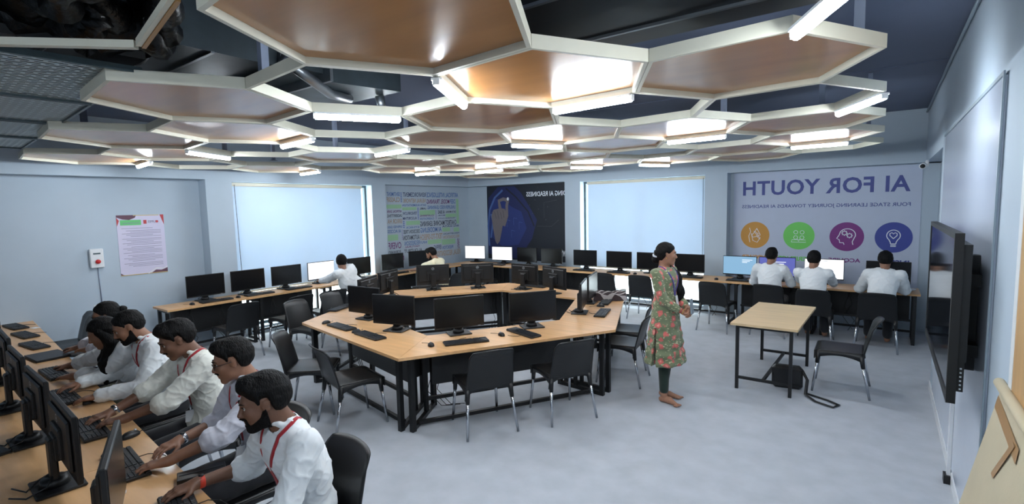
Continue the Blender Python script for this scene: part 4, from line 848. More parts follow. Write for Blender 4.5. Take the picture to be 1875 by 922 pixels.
SK = {'a': skin_mat('skin_brown', (138, 98, 76)), 'b': skin_mat('skin_deep_brown', (112, 78, 60)), 'c': skin_mat('skin_light_brown', (160, 116, 92))}
HAIR = mat('black_hair', (9, 8, 8), .6, spec=.18, var=.35, scale=60, bump=.8, bscale=140, stretch=(1, 1, .25))
BEARD = mat('black_beard', (12, 10, 10), .8, spec=.2, var=.3, scale=120, bump=.8, bscale=260)
def cloth(name, rgb, **k): return mat(name, rgb, .85, var=.03, scale=6, bump=.12, bscale=420, sheen=.2, **k)
WHITE = [cloth('white_cotton_shirt', (226, 230, 232)), cloth('ivory_linen_shirt', (222, 222, 212)), cloth('grey_white_striped_shirt', (206, 206, 216))]
CREAM = cloth('cream_shirt', (226, 218, 186)); DARK = cloth('black_trousers', (26, 27, 33)); NAVY = cloth('navy_trousers', (28, 34, 56)); KHAKI = cloth('khaki_trousers', (122, 120, 100))
RIB = cloth('red_lanyard', (168, 30, 40)); BLU = cloth('violet_blue_lanyard', (66, 54, 140)); LIP = mat('lips', (120, 66, 60), .45)
EYEW = mat('eye_white', (210, 206, 200), .3); EYEB = mat('eye_dark', (22, 16, 14), .15)
def rotm(yaw, pitch, roll=0):
    """head frame: rows = right, forward, up in world space"""
    f = np.array([cos(yaw)*cos(pitch), sin(yaw)*cos(pitch), sin(pitch)]); r = np.cross(f, [0, 0, 1.]); r /= np.linalg.norm(r); u = np.cross(r, f)
    r2 = r*cos(roll)+u*sin(roll); u2 = -r*sin(roll)+u*cos(roll); return np.array([r2, f, u2])
def add_head(B, c, Rm, s=1.0, fem=False):
    W = lambda x, y, z: c+s*(x*Rm[0]+y*Rm[1]+z*Rm[2])
    E = lambda p, r, k=.02, sub=False: B.ell(W(*p), np.array(r)*s, Rm, k*s, sub)
    C = lambda a, b, ra, rb=None, k=.012: B.cap(W(*a), W(*b), ra*s, (rb if rb else ra)*s, k*s)
    E((0, -.018, .038), (.074, .093, .083)); E((0, .022, -.010), (.064, .070, .085), .03)
    E((0, .030, -.060), (.050 if fem else .054, .056, .048), .03)
    C((-.030, .020, -.072), (-.012, .066, -.098), .022, .017, .02); C((.030, .020, -.072), (.012, .066, -.098), .022, .017, .02)
    C((-.008, .072, -.100), (.008, .072, -.100), .015, None, .02)
    C((-.034, .074, .030), (-.010, .083, .026), .009, None, .014); C((.034, .074, .030), (.010, .083, .026), .009, None, .014)
    E((-.031, .094, .008), (.019, .013, .013), .014, True); E((.031, .094, .008), (.019, .013, .013), .014, True)
    C((0, .083, .018), (0, .104, -.024), .0075, .0105, .010)
    C((-.011, .092, -.031), (.011, .092, -.031), .0075, None, .008); C((0, .102, -.030), (0, .106, -.026), .0095, None, .007)
    E((-.040, .058, -.018), (.022, .024, .022), .02); E((.040, .058, -.018), (.022, .024, .022), .02)
    C((-.019, .079, -.060), (0, .089, -.057), .006, .0075, .008); C((.019, .079, -.060), (0, .089, -.057), .006, .0075, .008)
    C((-.016, .079, -.070), (0, .087, -.072), .006, .008, .006); C((.016, .079, -.070), (0, .087, -.072), .006, .008, .006)
    for sx in (-1, 1):
        E((sx*.074, -.004, .000), (.007, .019, .030), .006); E((sx*.079, -.010, .012), (.007, .016, .018), .006)
    return W
def add_hand(B, wrist, d, nrm, side, curl=.5, s=1.0, spread=.5):
    """five fingers; d=pointing direction, nrm=palm normal (towards the thing touched), side=+1 thumb on the right of d seen from above"""
    wrist = np.array(wrist, float); d = np.array(d, float); d /= np.linalg.norm(d); nrm = np.array(nrm, float); nrm -= d*(nrm@d); nrm /= np.linalg.norm(nrm)
    x = np.cross(d, -nrm)*side        # towards the thumb
    for k, (o, L, pl, r) in enumerate(((.031, .070, .082, .0088), (.011, .078, .086, .0090), (-.010, .073, .083, .0086), (-.030, .058, .075, .0078))):
        base = wrist+x*o*.55*s+d*.012*s; kn = wrist+x*o*s+d*pl*s-nrm*.006*s
        B.cap(base, kn, .0155*s, .0125*s, .012)
        a = -.12+.0*k; p = kn; sp = x*(o*spread*4)
        for j, fr in enumerate((.45, .32, .23)):
            a += curl*(.35 if j == 0 else .75); dd = d*cos(a)+nrm*sin(a)+sp*.12; dd /= np.linalg.norm(dd)
            q = p+dd*L*fr*s; B.cap(p, q, r*s*(1-.08*j), r*s*(.92-.10*j), .003); p = q
    B.cap(wrist-d*.01*s, wrist+d*.03*s, .024*s, .020*s, .02)
    p = wrist+x*.020*s+d*.018*s; q = p+(x*.75+d*.65+nrm*.25)*.040*s; B.cap(p, q, .0150*s, .0115*s, .012)
    r_ = q+(x*.30+d*.9+nrm*.25)*.033*s; B.cap(q, r_, .0108*s, .0095*s, .004); t_ = r_+(x*.02+d*.95+nrm*.30)*.026*s; B.cap(r_, t_, .0095*s, .0078*s, .003)
def ik(S_, Wt, l1, l2, pole):
    S_ = np.array(S_, float); Wt = np.array(Wt, float); v = Wt-S_; L = np.linalg.norm(v); mx_ = (l1+l2)*.995
    if L > mx_: Wt = S_+v/L*mx_; v = Wt-S_; L = mx_
    u = v/L; a = (l1*l1-l2*l2+L*L)/(2*L); hh = math.sqrt(max(l1*l1-a*a, 0)); p = np.array(pole, float); p -= u*(p@u); p /= np.linalg.norm(p)
    return S_+u*a+p*hh, Wt
def hair_on(c, Rm, s, t, style, h, parent, seed=0, bald_front=.066):
    B = Body(); W = lambda x, y, z: c+s*(x*Rm[0]+y*Rm[1]+z*Rm[2])
    B.ell(W(0, -.018, .040), np.array((.078+t*.6, .096+t, .084+t))*s, Rm, 0)
    if style in ('short', 'quiff', 'bushy'):
        B.ell(W(0, -.045, .010), np.array((.076+t*.5, .070+t*.6, .080))*s, Rm, .02)
        if style != 'short': B.ell(W(0, .045, .095), np.array((.058, .045, .030+t))*s, Rm, .03)
    else:
        B.ell(W(0, -.04, .0), np.array((.084, .075, .09))*s, Rm, .03)
    A, lo, ax = B.field(h, grow=.01); X, Y, Z_ = np.meshgrid(*ax, indexing='ij', sparse=True)
    px, py, pz = X-c[0], Y-c[1], Z_-c[2]; lx, ly, lz = [(px*Rm[i][0]+py*Rm[i][1]+pz*Rm[i][2])/s for i in range(3)]
    line = np.interp(ly, [-.12, -.06, -.036, -.024, -.018, .012, .016, .026, .032, .05, .070, .12], [-.085, -.082, -.062, .005, .030, .034, .004, .000, .022, .044, bald_front, bald_front+.002])
    if style == 'long': line = np.interp(ly, [-.12, -.03, .0, .03, .05, .075, .12], [-.16, -.14, -.10, -.02, .045, bald_front, bald_front])
    if style == 'tied': line = np.interp(ly, [-.12, -.05, -.02, .0, .03, .05, .075, .12], [-.09, -.08, -.035, .01, .015, .04, bald_front, bald_front])
    A = A+lump(ax, 95/s, seed)*.0016+lump(ax, 230, seed+3)*.0007
    A = A+np.clip(1-(lz-line)/.045, 0, 1)**1.5*(t*.8+.002)*s*(1 if style in ('short', 'quiff', 'bushy') else .3)
    A = np.maximum(A, (line-lz)*s*.75)
    V, F_ = surfnet(A, lo, h); return mesh_np('hair', V, F_, HAIR, parent)
def beard_on(HB, c, Rm, s, h, parent, full=True, th=.005):
    lo = c-.15*s; hi = c+.15*s; A, lo, ax = HB.field(h, lo, hi); X, Y, Z_ = np.meshgrid(*ax, indexing='ij', sparse=True)
    px, py, pz = X-c[0], Y-c[1], Z_-c[2]; lx, ly, lz = [(px*Rm[i][0]+py*Rm[i][1]+pz*Rm[i][2])/s for i in range(3)]
    Bd = A-th*s+lump(ax, 260, 1)*.0007
    if full:
        top = np.interp(ly, [-.02, .0, .015, .03, .05, .075, .12], [-.2, -.01, -.020, -.046, -.058, -.074, -.080])
        reg = np.maximum((lz-top)*s, np.maximum((-.002-ly)*s, (-.128-lz)*s)); must = np.maximum(np.abs(lz+.0455)-.0065, np.maximum(np.abs(lx)-.026, .06-ly))*s
        side = np.maximum(np.maximum(.017-np.abs(lx), np.abs(np.abs(lx)-.024)-.008), np.maximum(lz+.042, .05-ly))*s
        reg = np.minimum(np.minimum(reg, must), side)
        reg = np.maximum(reg, (-.118-lz)*s)
    else: reg = np.maximum(np.abs(lz+.0458+.15*np.abs(lx)*.6)-.0052, np.maximum(np.abs(lx)-.027, .06-ly))*s
    V, F_ = surfnet(np.maximum(Bd, reg), lo, h); return mesh_np('beard' if full else 'moustache', V, F_, BEARD, parent)
def face_bits(c, Rm, s, parent):
    W = lambda x, y, z: Vector(c+s*(x*Rm[0]+y*Rm[1]+z*Rm[2])); Mx = Matrix([(*[Rm[k][i] for k in range(3)],) for i in range(3)]).to_4x4()
    for sx in (-1, 1):
        e = MB(); T = Matrix.Translation(W(sx*.031, .0722, .0065)) @ Mx
        prof = [(.0118*sin(a*pi/12)*s, .0118*cos(a*pi/12)*s) for a in range(13)]
        e.lathe(prof, 16, 0, T @ Matrix.Rotation(R(-90), 4, 'X'))
        e.lathe([(.0058*s, .0108*s), (.004*s, .0120*s), (0, .0124*s)], 12, 1, T @ Matrix.Rotation(R(-90), 4, 'X'))
        e.build('eye', [EYEW, EYEB], parent, world=True)
        b = MB(); b.tube([W(sx*.013, .0945, .027), W(sx*.028, .0920, .034), W(sx*.046, .0745, .029)], [.0024*s, .0034*s, .0016*s], 6); b.build('eyebrow', BEARD, parent, world=True)
        b = MB(); b.tube([W(sx*.018, .0855, .0125), W(sx*.031, .0885, .0165), W(sx*.044, .0790, .0115)], [.0016*s, .0024*s, .0014*s], 6); b.build('eyelid', BEARD, parent, world=True)
def glasses(c, Rm, s, parent):
    W = lambda x, y, z: Vector(c+s*(x*Rm[0]+y*Rm[1]+z*Rm[2])); b = MB()
    for sx in (-1, 1):
        b.tube([W(sx*.032+.022*cos(a*pi/10), .101-.006*abs(cos(a*pi/10)), .006+.018*sin(a*pi/10)) for a in range(21)], .0018, 6, cap=False)
        b.tube([W(sx*.054, .095, .012), W(sx*.078, .06, .014), W(sx*.083, .0, .012)], .0018, 6)
    b.tube([W(-.010, .102, .010), W(.010, .102, .010)], .0018, 6); b.build('spectacles', M['black'], parent, world=True)
def lanyard(S, pts, m, parent, w=.009, badge=True):
    P_ = []
    for i in range(len(pts)-1):
        for k in range(6): P_.append(np.array(pts[i])*(1-k/6)+np.array(pts[i+1])*k/6)
    P_.append(np.array(pts[-1])); P_ = [S.snap(p, .004) for p in P_]
    v = []; f = []
    for i, p in enumerate(P_):
        t = P_[min(i+1, len(P_)-1)]-P_[max(i-1, 0)]; t = t/np.linalg.norm(t)
        n = np.array([S.at(p+e)-S.at(p-e) for e in np.eye(3)*.003]); n /= np.linalg.norm(n)+1e-9; x = np.cross(t, n); x /= np.linalg.norm(x)
        v += [p+x*w+n*.002, p-x*w+n*.002, p-x*w-n*.002, p+x*w-n*.002]
    for i in range(len(P_)-1):
        for k in range(4): f.append((4*i+k, 4*i+(k+1) % 4, 4*i+4+(k+1) % 4, 4*i+4+k))
    return MB().add(v, f, 0, True), P_
def person(label, group, hip, head, hyaw, hpitch, gaze, handL, handR, skin='a', shirt=None, pants=None, h=.006, sleeve='long', hair='short', ht=.012, beard=None, specs=False, lany=None, watch=None, s=1.0, fem=False, roll=0, hdir=(None, None), shoulder_w=.185, seed=0, finger=True, shade=None, collar=True, curl=.5, extra=None):
    """seated person. hip/head world points, hyaw = heading of the torso, gaze = heading of the head"""
    hip = np.array(hip, float); head = np.array(head, float)
    f = np.array([cos(hyaw), sin(hyaw), 0.]); r = np.array([f[1], -f[0], 0.])
    Rm = rotm(gaze, hpitch, roll)
    t = thing('person', label, 'person', (hip[0], hip[1], 0), 0, group)
    nb = head-Rm[2]*.095*s-Rm[1]*.045*s; nb = nb+np.array([0, 0, -.055])-f*.025      # base of the neck
    up = nb-hip; L = np.linalg.norm(up); u = up/L
    shc = nb-u*.045; shL = shc-r*shoulder_w; shR = shc+r*shoulder_w
    mid = hip+up*.45-f*.035
    hd = {}
    for nm, S_, Wt, sg in (('L', shL, handL, -1), ('R', shR, handR, 1)):
        el, wr = ik(S_, Wt, .285, .255, np.array([0, 0, -1.])+r*sg*.55-f*.15); hd[nm] = (S_, el, wr, sg)
    B = Body()
    add_head(B, head, Rm, s, fem)
    B.chain([head-Rm[2]*.05*s-Rm[1]*.028*s, nb-u*.0], [.053*s, .056*s], .03)
    B.ell(shc-u*.10, (.165, .095, .17), np.array([r, np.cross(u, r), u]), .04); B.ell(mid, (.135, .09, .15), np.array([r, f, [0, 0, 1]]), .05); B.ell(hip+np.array([0, 0, .02]), (.155, .11, .11), np.array([r, f, [0, 0, 1]]), .05)
    knees = []
    for sg in (-1, 1):
        hp_ = hip+r*sg*.085; kn = hip+r*sg*(.11)+f*.41+np.array([0, 0, .0]); kn[2] = .505; an = kn+f*(-.02)+np.array([0, 0, -.42]); knees.append((hp_, kn, an))
        B.chain([hp_, kn, an], [.078, .054, .036], .03); B.chain([an+np.array([0, 0, -.03]), an+f*.13+np.array([0, 0, -.052])], [.034, .024], .02)
    for nm in 'LR':
        S_, el, wr, sg = hd[nm]
        B.chain([S_-r*sg*.02, el, wr], [.050, .040, .0255], .02)
        if finger:
            d0 = (wr-el)/np.linalg.norm(wr-el); d1 = np.array(hdir[0 if nm == 'L' else 1] if hdir[0 if nm == 'L' else 1] is not None else [d0[0], d0[1], -.12], float)
            add_hand(B, wr, d1, (0, 0, -1), -sg, curl, .98)
    A, lo, ax = B.field(h); V, F_ = surfnet(A, lo, h); body = mesh_np('body', V, F_, SK[skin], t)
    # shirt
    S = Body(); S.ell(shc-u*.085, (.182, .112, .165), np.array([r, np.cross(u, r), u]), .05); S.ell(mid, (.158, .122, .175), np.array([r, f, [0, 0, 1]]), .06); S.ell(hip+np.array([0, 0, .05]), (.178, .142, .105), np.array([r, f, [0, 0, 1]]), .05)
    S.cap(shL+r*.02, shR-r*.02, .062, None, .04); S.cap(nb-r*.055-u*.005, nb+r*.055-u*.005, .050, None, .03)
    for nm in 'LR':
        slv = sleeve if isinstance(sleeve, str) else sleeve[nm == 'R']; frac = {'long': .97, 'mid': .55, 'elbow': .18, 'short': None}[slv]
        S_, el, wr, sg = hd[nm]
        if frac is None: S.cap(S_, S_*.25+el*.75, .074, .076, .03)
        else:
            S.cap(S_, el, .066, .060, .03); e2 = el*(1-frac)+wr*frac; S.cap(el, e2, .060, .060-.014*frac, .02)
            if slv == 'long': S.cap(el*.10+wr*.90, wr-(wr-el)*.02, .043, .041, .003)
            else: S.cap(e2*.80+el*.20, e2, .066, .064, .004)
    A, lo, ax = S.field(h, grow=.01); G = np.meshgrid(*ax, indexing='ij', sparse=True)
    rg = 1-np.abs(lump(ax, 34, seed))*1.2; rg2 = 1-np.abs(lump(ax, 58, seed+4))*1.2; A = A+lump(ax, 22, seed)*.0030-np.maximum(0, rg)**2*.0055-np.maximum(0, rg2)**2*.0028
    # cut: neck opening and hem
    nc = head-Rm[2]*.05*s-Rm[1]*.02*s; dd = nb-nc; dd = dd/np.linalg.norm(dd); op = nb-dd*.02
    hd_ = np.sqrt((G[0]-op[0])**2+(G[1]-op[1])**2+(G[2]-op[2])**2)-.062; A = np.maximum(A, -hd_)
    if collar:
        C_ = Body(); n = 14; rr = .068
        for k in range(n):
            a0, a1 = (-pi/2+.35)+(2*pi-.7)*k/n, (-pi/2+.35)+(2*pi-.7)*(k+1)/n
            # open towards the front
            g0 = [nb+r*cos(a)*rr*-1+f*(-sin(a)*-1)*rr*1.0*-1*-1+np.array([0, 0, .012-.035*(-sin(a))*.9]) for a in (a0, a1)]
            C_.cap(g0[0], g0[1], .013, None, .008)
        Ac = np.full_like(A, .5); 
        for pr in C_.p:
            b0, b1 = C_.bounds(pr); i0 = np.clip(np.floor((b0-.04-lo)/h).astype(int), 0, A.shape); i1 = np.clip(np.ceil((b1+.04-lo)/h).astype(int)+1, 0, A.shape)
            sl = tuple(slice(i0[i], i1[i]) for i in range(3)); g2 = np.meshgrid(*[ax[i][sl[i]] for i in range(3)], indexing='ij', sparse=True); A[sl] = smin(A[sl], C_.dist(pr, *g2).astype(np.float32), .006)
    V, F_ = surfnet(A, lo, h); mesh_np('shirt', V, F_, shirt or WHITE[0], t)
    Pn = Body()
    Pn.ell(hip+np.array([0, 0, .0]), (.172, .130, .105), np.array([r, f, [0, 0, 1]]), .04)
    for hp_, kn, an in knees: Pn.chain([hp_, kn, an+np.array([0, 0, .04])], [.094, .070, .058], .03)
    A, lo, ax = Pn.field(max(h, .008)); A = A+lump(ax, 30, 1)*.003; V, F_ = surfnet(A, lo, max(h, .008)); mesh_np('trousers', V, F_, pants or DARK, t)
    if hair: hair_on(head, Rm, s, ht, hair, min(h, .0045), t, seed)
    if beard: beard_on(B, head, Rm, s, .0028 if h < .006 else .004, t, beard == 'full')
    if h < .0065: face_bits(head, Rm, s, t)
    if specs: glasses(head, Rm, s, t)
    if lany is not None:
        cs = 1; ch = shc+f*.14-u*.10; be = mid+f*.17-u*.06
        mb, P_ = lanyard(S, [nb-f*.05+r*.03+u*.02, nb+r*.065+u*.01, nb+r*.055+f*.06-u*.06, ch+r*.03-u*.08, be], lany, t)
        mb2, P2 = lanyard(S, [nb-f*.05-r*.03+u*.02, nb-r*.065+u*.01, nb-r*.055+f*.06-u*.06, ch-r*.03-u*.08, be-r*.004], lany, t)
        mb.add(mb2.v, mb2.f, 0, True); mb.build('lanyard', lany, t, world=True)
        e = P_[-1]; c_ = MB(); n_ = f; c_.bar(tuple(e+n_*.004), tuple(e+n_*.006-np.array([0, 0, .035])), .012, .006); c_.build('lanyard_clip', M['chrome'], t, world=True)
        c_ = MB(); c_.bar(tuple(e+n_*.010-np.array([0, 0, .035])), tuple(e+n_*.016-np.array([0, 0, .115])), .055, .003); c_.build('badge_holder', M['white'], t, world=True)
    if watch:
        for nm, mt in watch:
            S_, el, wr, sg = hd[nm]; d = (wr-el)/np.linalg.norm(wr-el); p = wr-d*.012
            w_ = MB(); w_.tube([tuple(p-d*.022), tuple(p+d*.002)], .0305, 18); o_ = w_.build('wristband', mt, t, world=True)
            a = np.array([0, 0, 1.])-d*d[2]; a /= np.linalg.norm(a); w_ = MB(); w_.tube([tuple(p-d*.010+a*.026), tuple(p-d*.010+a*.0345)], .012, 18); w_.build('watch_face', M['screen'], o_, world=True)
    if extra: extra(t, head, Rm, nb, f, r, u, S)
    return t
ORG = mat('orange_watch_strap', (214, 66, 44), .5); STEEL = M['chrome']; GOLD = mat('gold_bangle', (204, 158, 84), .3, .8)
YN = R(-94.5)
G1 = 'people typing at the front row of desks'
person('bearded person in a white shirt at the bottom, red lanyard, orange watch', G1, (-2.30, 1.30, .53), (-2.25, 1.10, 1.19), YN, R(-12), R(-112), (-2.12, .80, .775), (-2.58, .92, .775), 'b', WHITE[0], NAVY, .0048, ('long', 'elbow'), 'bushy', .016, 'full', False, RIB, [('R', ORG)], seed=1)
person('person with dark glasses and a small moustache, second in the front row', G1, (-3.00, 1.44, .53), (-2.97, 1.29, 1.21), YN, R(-14), R(-112), (-2.93, .93, .78), (-3.16, 1.06, .775), 'a', WHITE[2], DARK, .0052, 'elbow', 'quiff', .016, 'm', True, RIB, [('R', STEEL)], s=.96, seed=2)
person('person with a moustache and rolled ivory sleeves, third in the front row', G1, (-3.84, 1.50, .53), (-3.81, 1.31, 1.205), YN, R(-24), R(-98), (-3.78, .98, .78), (-3.98, .97, .78), 'b', WHITE[1], DARK, .0055, 'elbow', 'bushy', .020, 'm', False, RIB, [('R', STEEL)], s=1.0, seed=3)
person('person with trimmed beard and long white sleeves, fourth in the front row', G1, (-4.62, 1.52, .53), (-4.60, 1.27, 1.20), YN, R(-26), R(-100), (-4.42, 1.02, .78), (-4.86, 1.02, .79), 'a', WHITE[0], DARK, .0058, 'long', 'short', .008, 'full', False, RIB, None, s=.98, seed=4)
def long_hair(t, head, Rm, nb, f, r, u, S):
    B = Body(); W = lambda x, y, z: head+x*Rm[0]+y*Rm[1]+z*Rm[2]
    for sx in (-1, 1):
        a = W(sx*.070, .015, .03); b_ = W(sx*.075, -.01, -.08); c_ = b_+np.array([0, 0, -.16])+f*.05; d_ = c_+np.array([0, 0, -.16])
        B.chain([a, b_, c_, d_], [.030, .036, .034, .016], .03)
    B.chain([W(0, -.07, .0), nb-f*.05-np.array([0, 0, .05]), nb-f*.07-np.array([0, 0, .20])], [.07, .06, .03], .04)
    A, lo, ax = B.field(.006); A = A+lump(ax, 70, 2)*.002; V, F_ = surfnet(A, lo, .006); mesh_np('loose_hair', V, F_, HAIR, t)
person('person with long loose dark hair in a white top, bent over a keyboard', G1, (-5.18, 1.45, .53), (-4.92, 1.19, 1.13), YN, R(-24), R(-102), (-5.15, 1.03, .78), (-5.55, 1.10, .775), 'a', WHITE[0], KHAKI, .0065, 'mid', 'long', .012, None, False, None, None, s=.94, fem=True, seed=5, extra=long_hair, shoulder_w=.165, collar=False)
def bun(t, head, Rm, nb, f, r, u, S):
    B = Body(); W = lambda x, y, z: head+x*Rm[0]+y*Rm[1]+z*Rm[2]; B.ell(W(0, -.125, .01), (.035, .035, .035), Rm); A, lo, ax = B.field(.005); V, F_ = surfnet(A+lump(ax, 120, 1)*.0015, lo, .005); mesh_np('hair_bun', V, F_, HAIR, t)
person('person with tied back hair and glasses at the far end of the front row', G1, (-5.80, 1.55, .53), (-5.48, 1.36, 1.175), YN, R(-12), R(-108), (-5.9, 1.25, .80), (-6.12, 1.28, .80), 'a', WHITE[2], DARK, .0065, 'mid', 'tied', .006, None, True, None, None, s=.94, fem=True, seed=6, extra=bun, shoulder_w=.165, collar=False)
G2 = 'people in white at the back desk under the banner'
person('person in white with a tall narrow haircut at the back desk, leftmost of three', G2, (-1.37, 8.47, .53), (-1.385, 8.62, 1.205), R(88), R(-8), R(88), (-1.58, 8.93, .78), (-1.16, 8.92, .78), 'a', WHITE[0], DARK, .008, 'long', 'quiff', .014, None, False, None, None, seed=7, finger=True)
person('person in white at the back desk before the lit white monitor', G2, (-.77, 8.30, .53), (-.80, 8.44, 1.19), R(90), R(-10), R(86), (-.95, 8.88, .78), (-.57, 8.88, .78), 'a', WHITE[0], DARK, .008, 'long', 'bushy', .016, None, False, None, None, seed=8)
person('person in white sitting at the right end of the back desk', G2, (-.02, 8.38, .53), (.03, 8.62, 1.20), R(90), R(-10), R(90), (-.20, 8.90, .78), (.18, 8.92, .78), 'a', WHITE[0], DARK, .008, 'long', 'short', .016, None, False, None, None, seed=9)
person('person in a white shirt at the left wall desk with the lit monitor', 'people at the left wall desk', (-7.18, 5.32, .53), (-7.30, 5.02, 1.18), R(190), R(-14), R(150), (-7.95, 4.90, .79), (-7.95, 5.45, .79), 'a', WHITE[0], DARK, .008, 'long', 'bushy', .014, None, False, None, None, seed=10, roll=0)
person('person in a cream shirt with a beard looking down before the word mural', 'people at the left wall desk', (-7.0, 7.12, .53), (-7.18, 6.98, 1.15), R(200), R(-26), R(205), (-7.7, 6.75, .79), (-7.75, 7.2, .79), 'a', CREAM, DARK, .008, 'short', 'bushy', .014, 'full', False, None, None, seed=11, collar=False)

# ------------------------------------------------------------------ the standing woman in the printed kurta
def standing():
    ft = np.array([-1.79, 5.05, 0]); yaw = R(-8); f = np.array([cos(yaw), sin(yaw), 0.]); r = np.array([f[1], -f[0], 0.]); z = np.array([0, 0, 1.])
    t = thing('person', 'barefoot standing person in a green floral kurta with a violet lanyard, hands folded', 'person', tuple(ft))
    h = .0055; hipc = ft+z*.88; waist = ft+z*1.05; chest = ft+z*1.25-f*.01; nb = ft+z*1.395-f*.02; head = ft+z*1.535+f*.012
    Rm = rotm(R(22), R(-6)); s = .93
    P_ = ft-r*0
    shL = nb-r*.165-z*.055; shR = nb+r*.165-z*.055
    wl = ft+f*.235-r*.035+z*.985; wr = ft+f*.225+r*.045+z*.965
    eL, wl = ik(shL, wl, .27, .235, -z-f*.5-r*.5); eR, wr = ik(shR, wr, .27, .235, -z-f*.5+r*.5)
    B = Body(); add_head(B, head, Rm, s, True); B.chain([head-Rm[2]*.045-Rm[1]*.025, nb], [.046, .05], .03)
    fr = np.array([r, f, z]); B.ell(chest, (.135, .085, .15), fr, .05); B.ell(waist, (.115, .085, .12), fr, .05); B.ell(hipc, (.145, .10, .12), fr, .05)
    legs = []
    for sg, fo in ((-1, -.03), (1, .05)):
        a = hipc+r*sg*.08; k_ = ft+r*sg*.072+f*(fo*.5)+z*.47; an = ft+r*sg*.075+f*(fo-.02)+z*.085; legs.append((a, k_, an))
        B.chain([a, k_, an], [.080, .053, .034], .03); to = an+f*.155+r*sg*.03; 
        B.chain([an-f*.025-z*.055, an+f*.06-z*.050, to-z*.066], [.030, .032, .018], .02)
        for q in range(5):
            o = (q-2)*.0145*sg*-1; p0 = to-z*.068+np.cross(z, f)*(-o); B.cap(p0-f*.01, p0+f*(.030-.004*abs(q-(0 if sg < 0 else 4))*1.0), .0095 if q not in (0, 4) else .0105, .0085, .003)
    for (S_, el, w_, sg) in ((shL, eL, wl, -1), (shR, eR, wr, 1)): B.chain([S_, el, w_], [.040, .033, .0235], .02)
    add_hand(B, wl, f*.35+r*.75-z*.35, -f, 1, .9, .9); add_hand(B, wr, f*.3-r*.8-z*.2, -f, -1, .9, .9)
    A, lo, ax = B.field(.005); V, F_ = surfnet(A, lo, .005); mesh_np('body', V, F_, SK['c'], t)
    # kurta
    K = Body(); K.ell(chest+f*.01, (.162, .118, .17), fr, .05); K.ell(waist, (.145, .115, .14), fr, .06)
    K.cap(shL+r*.02, shR-r*.02, .052, None, .04)
    for i in range(7):
        zz = 1.0-i*.095; wd = .165+.013*i+.010*sin(i*.5); K.ell(ft+z*zz, (wd, .118+.013*i, .085), fr, .05)
    for (S_, el, w_) in ((shL, eL, wl), (shR, eR, wr)): K.chain([S_, el, el*.35+w_*.65], [.060, .049, .042], .015)
    A, lo, ax = K.field(h, grow=.01); X, Y, Z_ = np.meshgrid(*ax, indexing='ij', sparse=True)
    ang = np.arctan2((Y-ft[1]), (X-ft[0])); low = np.clip((1.0-Z_)/.55, 0, 1)
    A = A+(np.sin(ang*9+Z_*2)*.007*low+lump(ax, 24, 3)*.003+lump(ax, 60, 1)*.0015).astype(np.float32)
    A = np.maximum(A, .405-Z_); 
    nk = nb+z*.03; A = np.maximum(A, -(np.sqrt((X-nk[0])**2+(Y-nk[1])**2+((Z_-nk[2])*.8)**2)-.072))
    slit = np.maximum(np.abs((X-ft[0])*f[0]+(Y-ft[1])*f[1])-.006-.02*np.clip((.80-Z_)/.4, 0, 1), Z_-.80); side_ = -((X-ft[0])*r[0]+(Y-ft[1])*r[1]); A = np.maximum(A, -np.maximum(slit, .05-np.abs(side_)))
    V, F_ = surfnet(A.astype(np.float32), lo, h); mesh_np('kurta', V, F_, KUR, t)
    Lg = Body()
    for a, k_, an in legs: Lg.chain([a, k_, an+z*.05], [.088, .062, .046], .03)
    A, lo, ax = Lg.field(h); V, F_ = surfnet(A, lo, h); mesh_np('leggings', V, F_, cloth('dark_green_leggings', (26, 44, 36)), t)
    # hair pulled back, long ponytail over the far shoulder to the front
    hair_on(head, Rm, s, .008, 'tied', .0045, t, 4)
    W = lambda x, y, z_: head+s*(x*Rm[0]+y*Rm[1]+z_*Rm[2]); Hh = Body()
    Hh.chain([W(0, -.10, .0), W(-.02, -.105, -.07), nb-r*.07-f*.02+z*.02, nb-r*.10+f*.085-z*.10, nb-r*.085+f*.135-z*.25, nb-r*.07+f*.13-z*.40], [.035, .034, .040, .050, .048, .018], .03)
    A, lo, ax = Hh.field(.0055); A = A+lump(ax, 55, 4)*.004; V, F_ = surfnet(A, lo, .0055); mesh_np('ponytail', V, F_, HAIR, t)
    b = MB(); b.tube([tuple(W(0, -.112, -.02)), tuple(W(-.006, -.112, -.035))], .034, 16); b.build('hair_tie', M['p_white'], t, world=True)
    face_bits(head, Rm, s, t)
    e = MB(); e.tube([tuple(W(.086, -.002, -.032)), tuple(W(.086, -.002, -.046))], .005, 8); e.build('earring', GOLD, t, world=True)
    ch = ft+f*.15+z*1.12
    mb, _ = lanyard(K, [nb-f*.03+r*.05+z*.03, nb+r*.075+z*.0, nb+r*.06+f*.09-z*.09, ch+r*.02], BLU, t, .007); m2, P2 = lanyard(K, [nb-f*.03-r*.05+z*.03, nb-r*.07, nb-r*.05+f*.09-z*.09, ch+r*.01], BLU, t, .007)
    mb.add(m2.v, m2.f, 0, True); mb.build('lanyard', BLU, t, world=True)
    e = P2[-1]; c_ = MB(); c_.bar(tuple(e+f*.012), tuple(e+f*.03-z*.10), .058, .004); c_.build('badge_holder', M['white'], t, world=True)
    for (el, w_, m_) in ((eR, wr, RIB), (eR, wr, GOLD)):
        d = (w_-el)/np.linalg.norm(w_-el); p = w_-d*(.035 if m_ is RIB else .016); q = MB()
        ring = []; x = np.cross(d, z); x /= np.linalg.norm(x); y = np.cross(x, d)
        q.tube([tuple(p+(x*cos(a*pi/12)+y*sin(a*pi/12))*.0285) for a in range(25)], .0035, 8, cap=False); q.build('bangle', m_, t, world=True)
    ph = thing('mobile_phone', 'grey phone held in the folded hands of the standing person', 'phone', tuple(ft+f*.30+z*1.0))
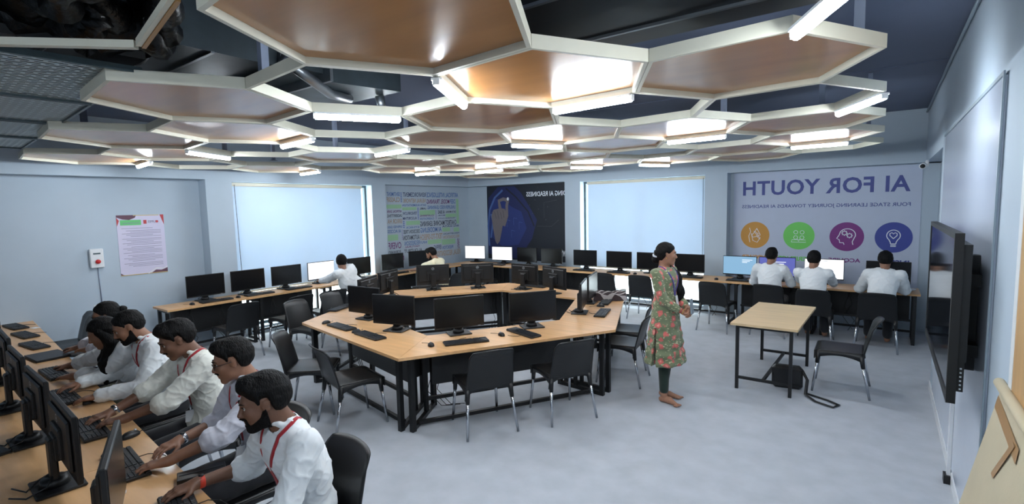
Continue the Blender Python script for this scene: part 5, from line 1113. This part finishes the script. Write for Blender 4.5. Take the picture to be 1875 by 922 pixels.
    q = MB(); c0 = ft+f*.285-r*.0+z*1.02; q.bar(tuple(c0-z*.07+f*.005), tuple(c0+z*.08-f*.01), .072, .009); q.build('phone_body', M['grey_metal'], ph, world=True)
    q = MB(); q.tube([tuple(c0+z*.055-f*.012), tuple(c0+z*.055-f*.016)], .009, 12); q.build('camera_lens', M['black'], ph, world=True)
# printed fabric: green ground, pink flowers, cream leaves
KUR = cloth('green_floral_fabric', (112, 122, 92)); nt = KUR.node_tree; bs = nt.nodes['Principled BSDF']
base = bs.inputs['Base Color'].links[0].from_socket; tc = nt.nodes.new('ShaderNodeTexCoord')
ns = nt.nodes.new('ShaderNodeTexNoise'); ns.inputs['Scale'].default_value = 26; vm = nt.nodes.new('ShaderNodeVectorMath'); vm.operation = 'MULTIPLY_ADD'; vm.inputs[1].default_value = (.05, .05, .05)
nt.links.new(tc.outputs['Object'], ns.inputs['Vector']); nt.links.new(ns.outputs['Color'], vm.inputs[0]); nt.links.new(tc.outputs['Object'], vm.inputs[2])
def layer(prev, scale, thr, soft, rgb, vec, rnd=1.0, stretch=None, rngsel=None):
    v = nt.nodes.new('ShaderNodeTexVoronoi'); v.inputs['Scale'].default_value = scale; v.inputs['Randomness'].default_value = rnd
    if stretch:
        mp = nt.nodes.new('ShaderNodeMapping'); mp.inputs['Scale'].default_value = stretch; mp.inputs['Rotation'].default_value = (.4, .5, .3); nt.links.new(vec, mp.inputs[0]); nt.links.new(mp.outputs[0], v.inputs['Vector'])
    else: nt.links.new(vec, v.inputs['Vector'])
    rp = nt.nodes.new('ShaderNodeValToRGB'); rp.color_ramp.elements[0].position = thr; rp.color_ramp.elements[1].position = thr+soft; rp.color_ramp.elements[0].color = (1, 1, 1, 1); rp.color_ramp.elements[1].color = (0, 0, 0, 1)
    nt.links.new(v.outputs['Distance'], rp.inputs[0]); mx = nt.nodes.new('ShaderNodeMix'); mx.data_type = 'RGBA'; mx.inputs['B'].default_value = (*lin(rgb), 1)
    nt.links.new(rp.outputs[0], mx.inputs['Factor']); nt.links.new(prev, mx.inputs['A']); return mx.outputs['Result']
o1 = layer(base, 22, .26, .05, (190, 186, 150), vm.outputs[0], 1, (1, 1, 2.4)); o2 = layer(o1, 11.5, .33, .04, (206, 104, 98), vm.outputs[0], .9); o3 = layer(o2, 11.5, .13, .04, (226, 150, 136), vm.outputs[0], .9)
nt.links.new(o3, bs.inputs['Base Color'])
standing()
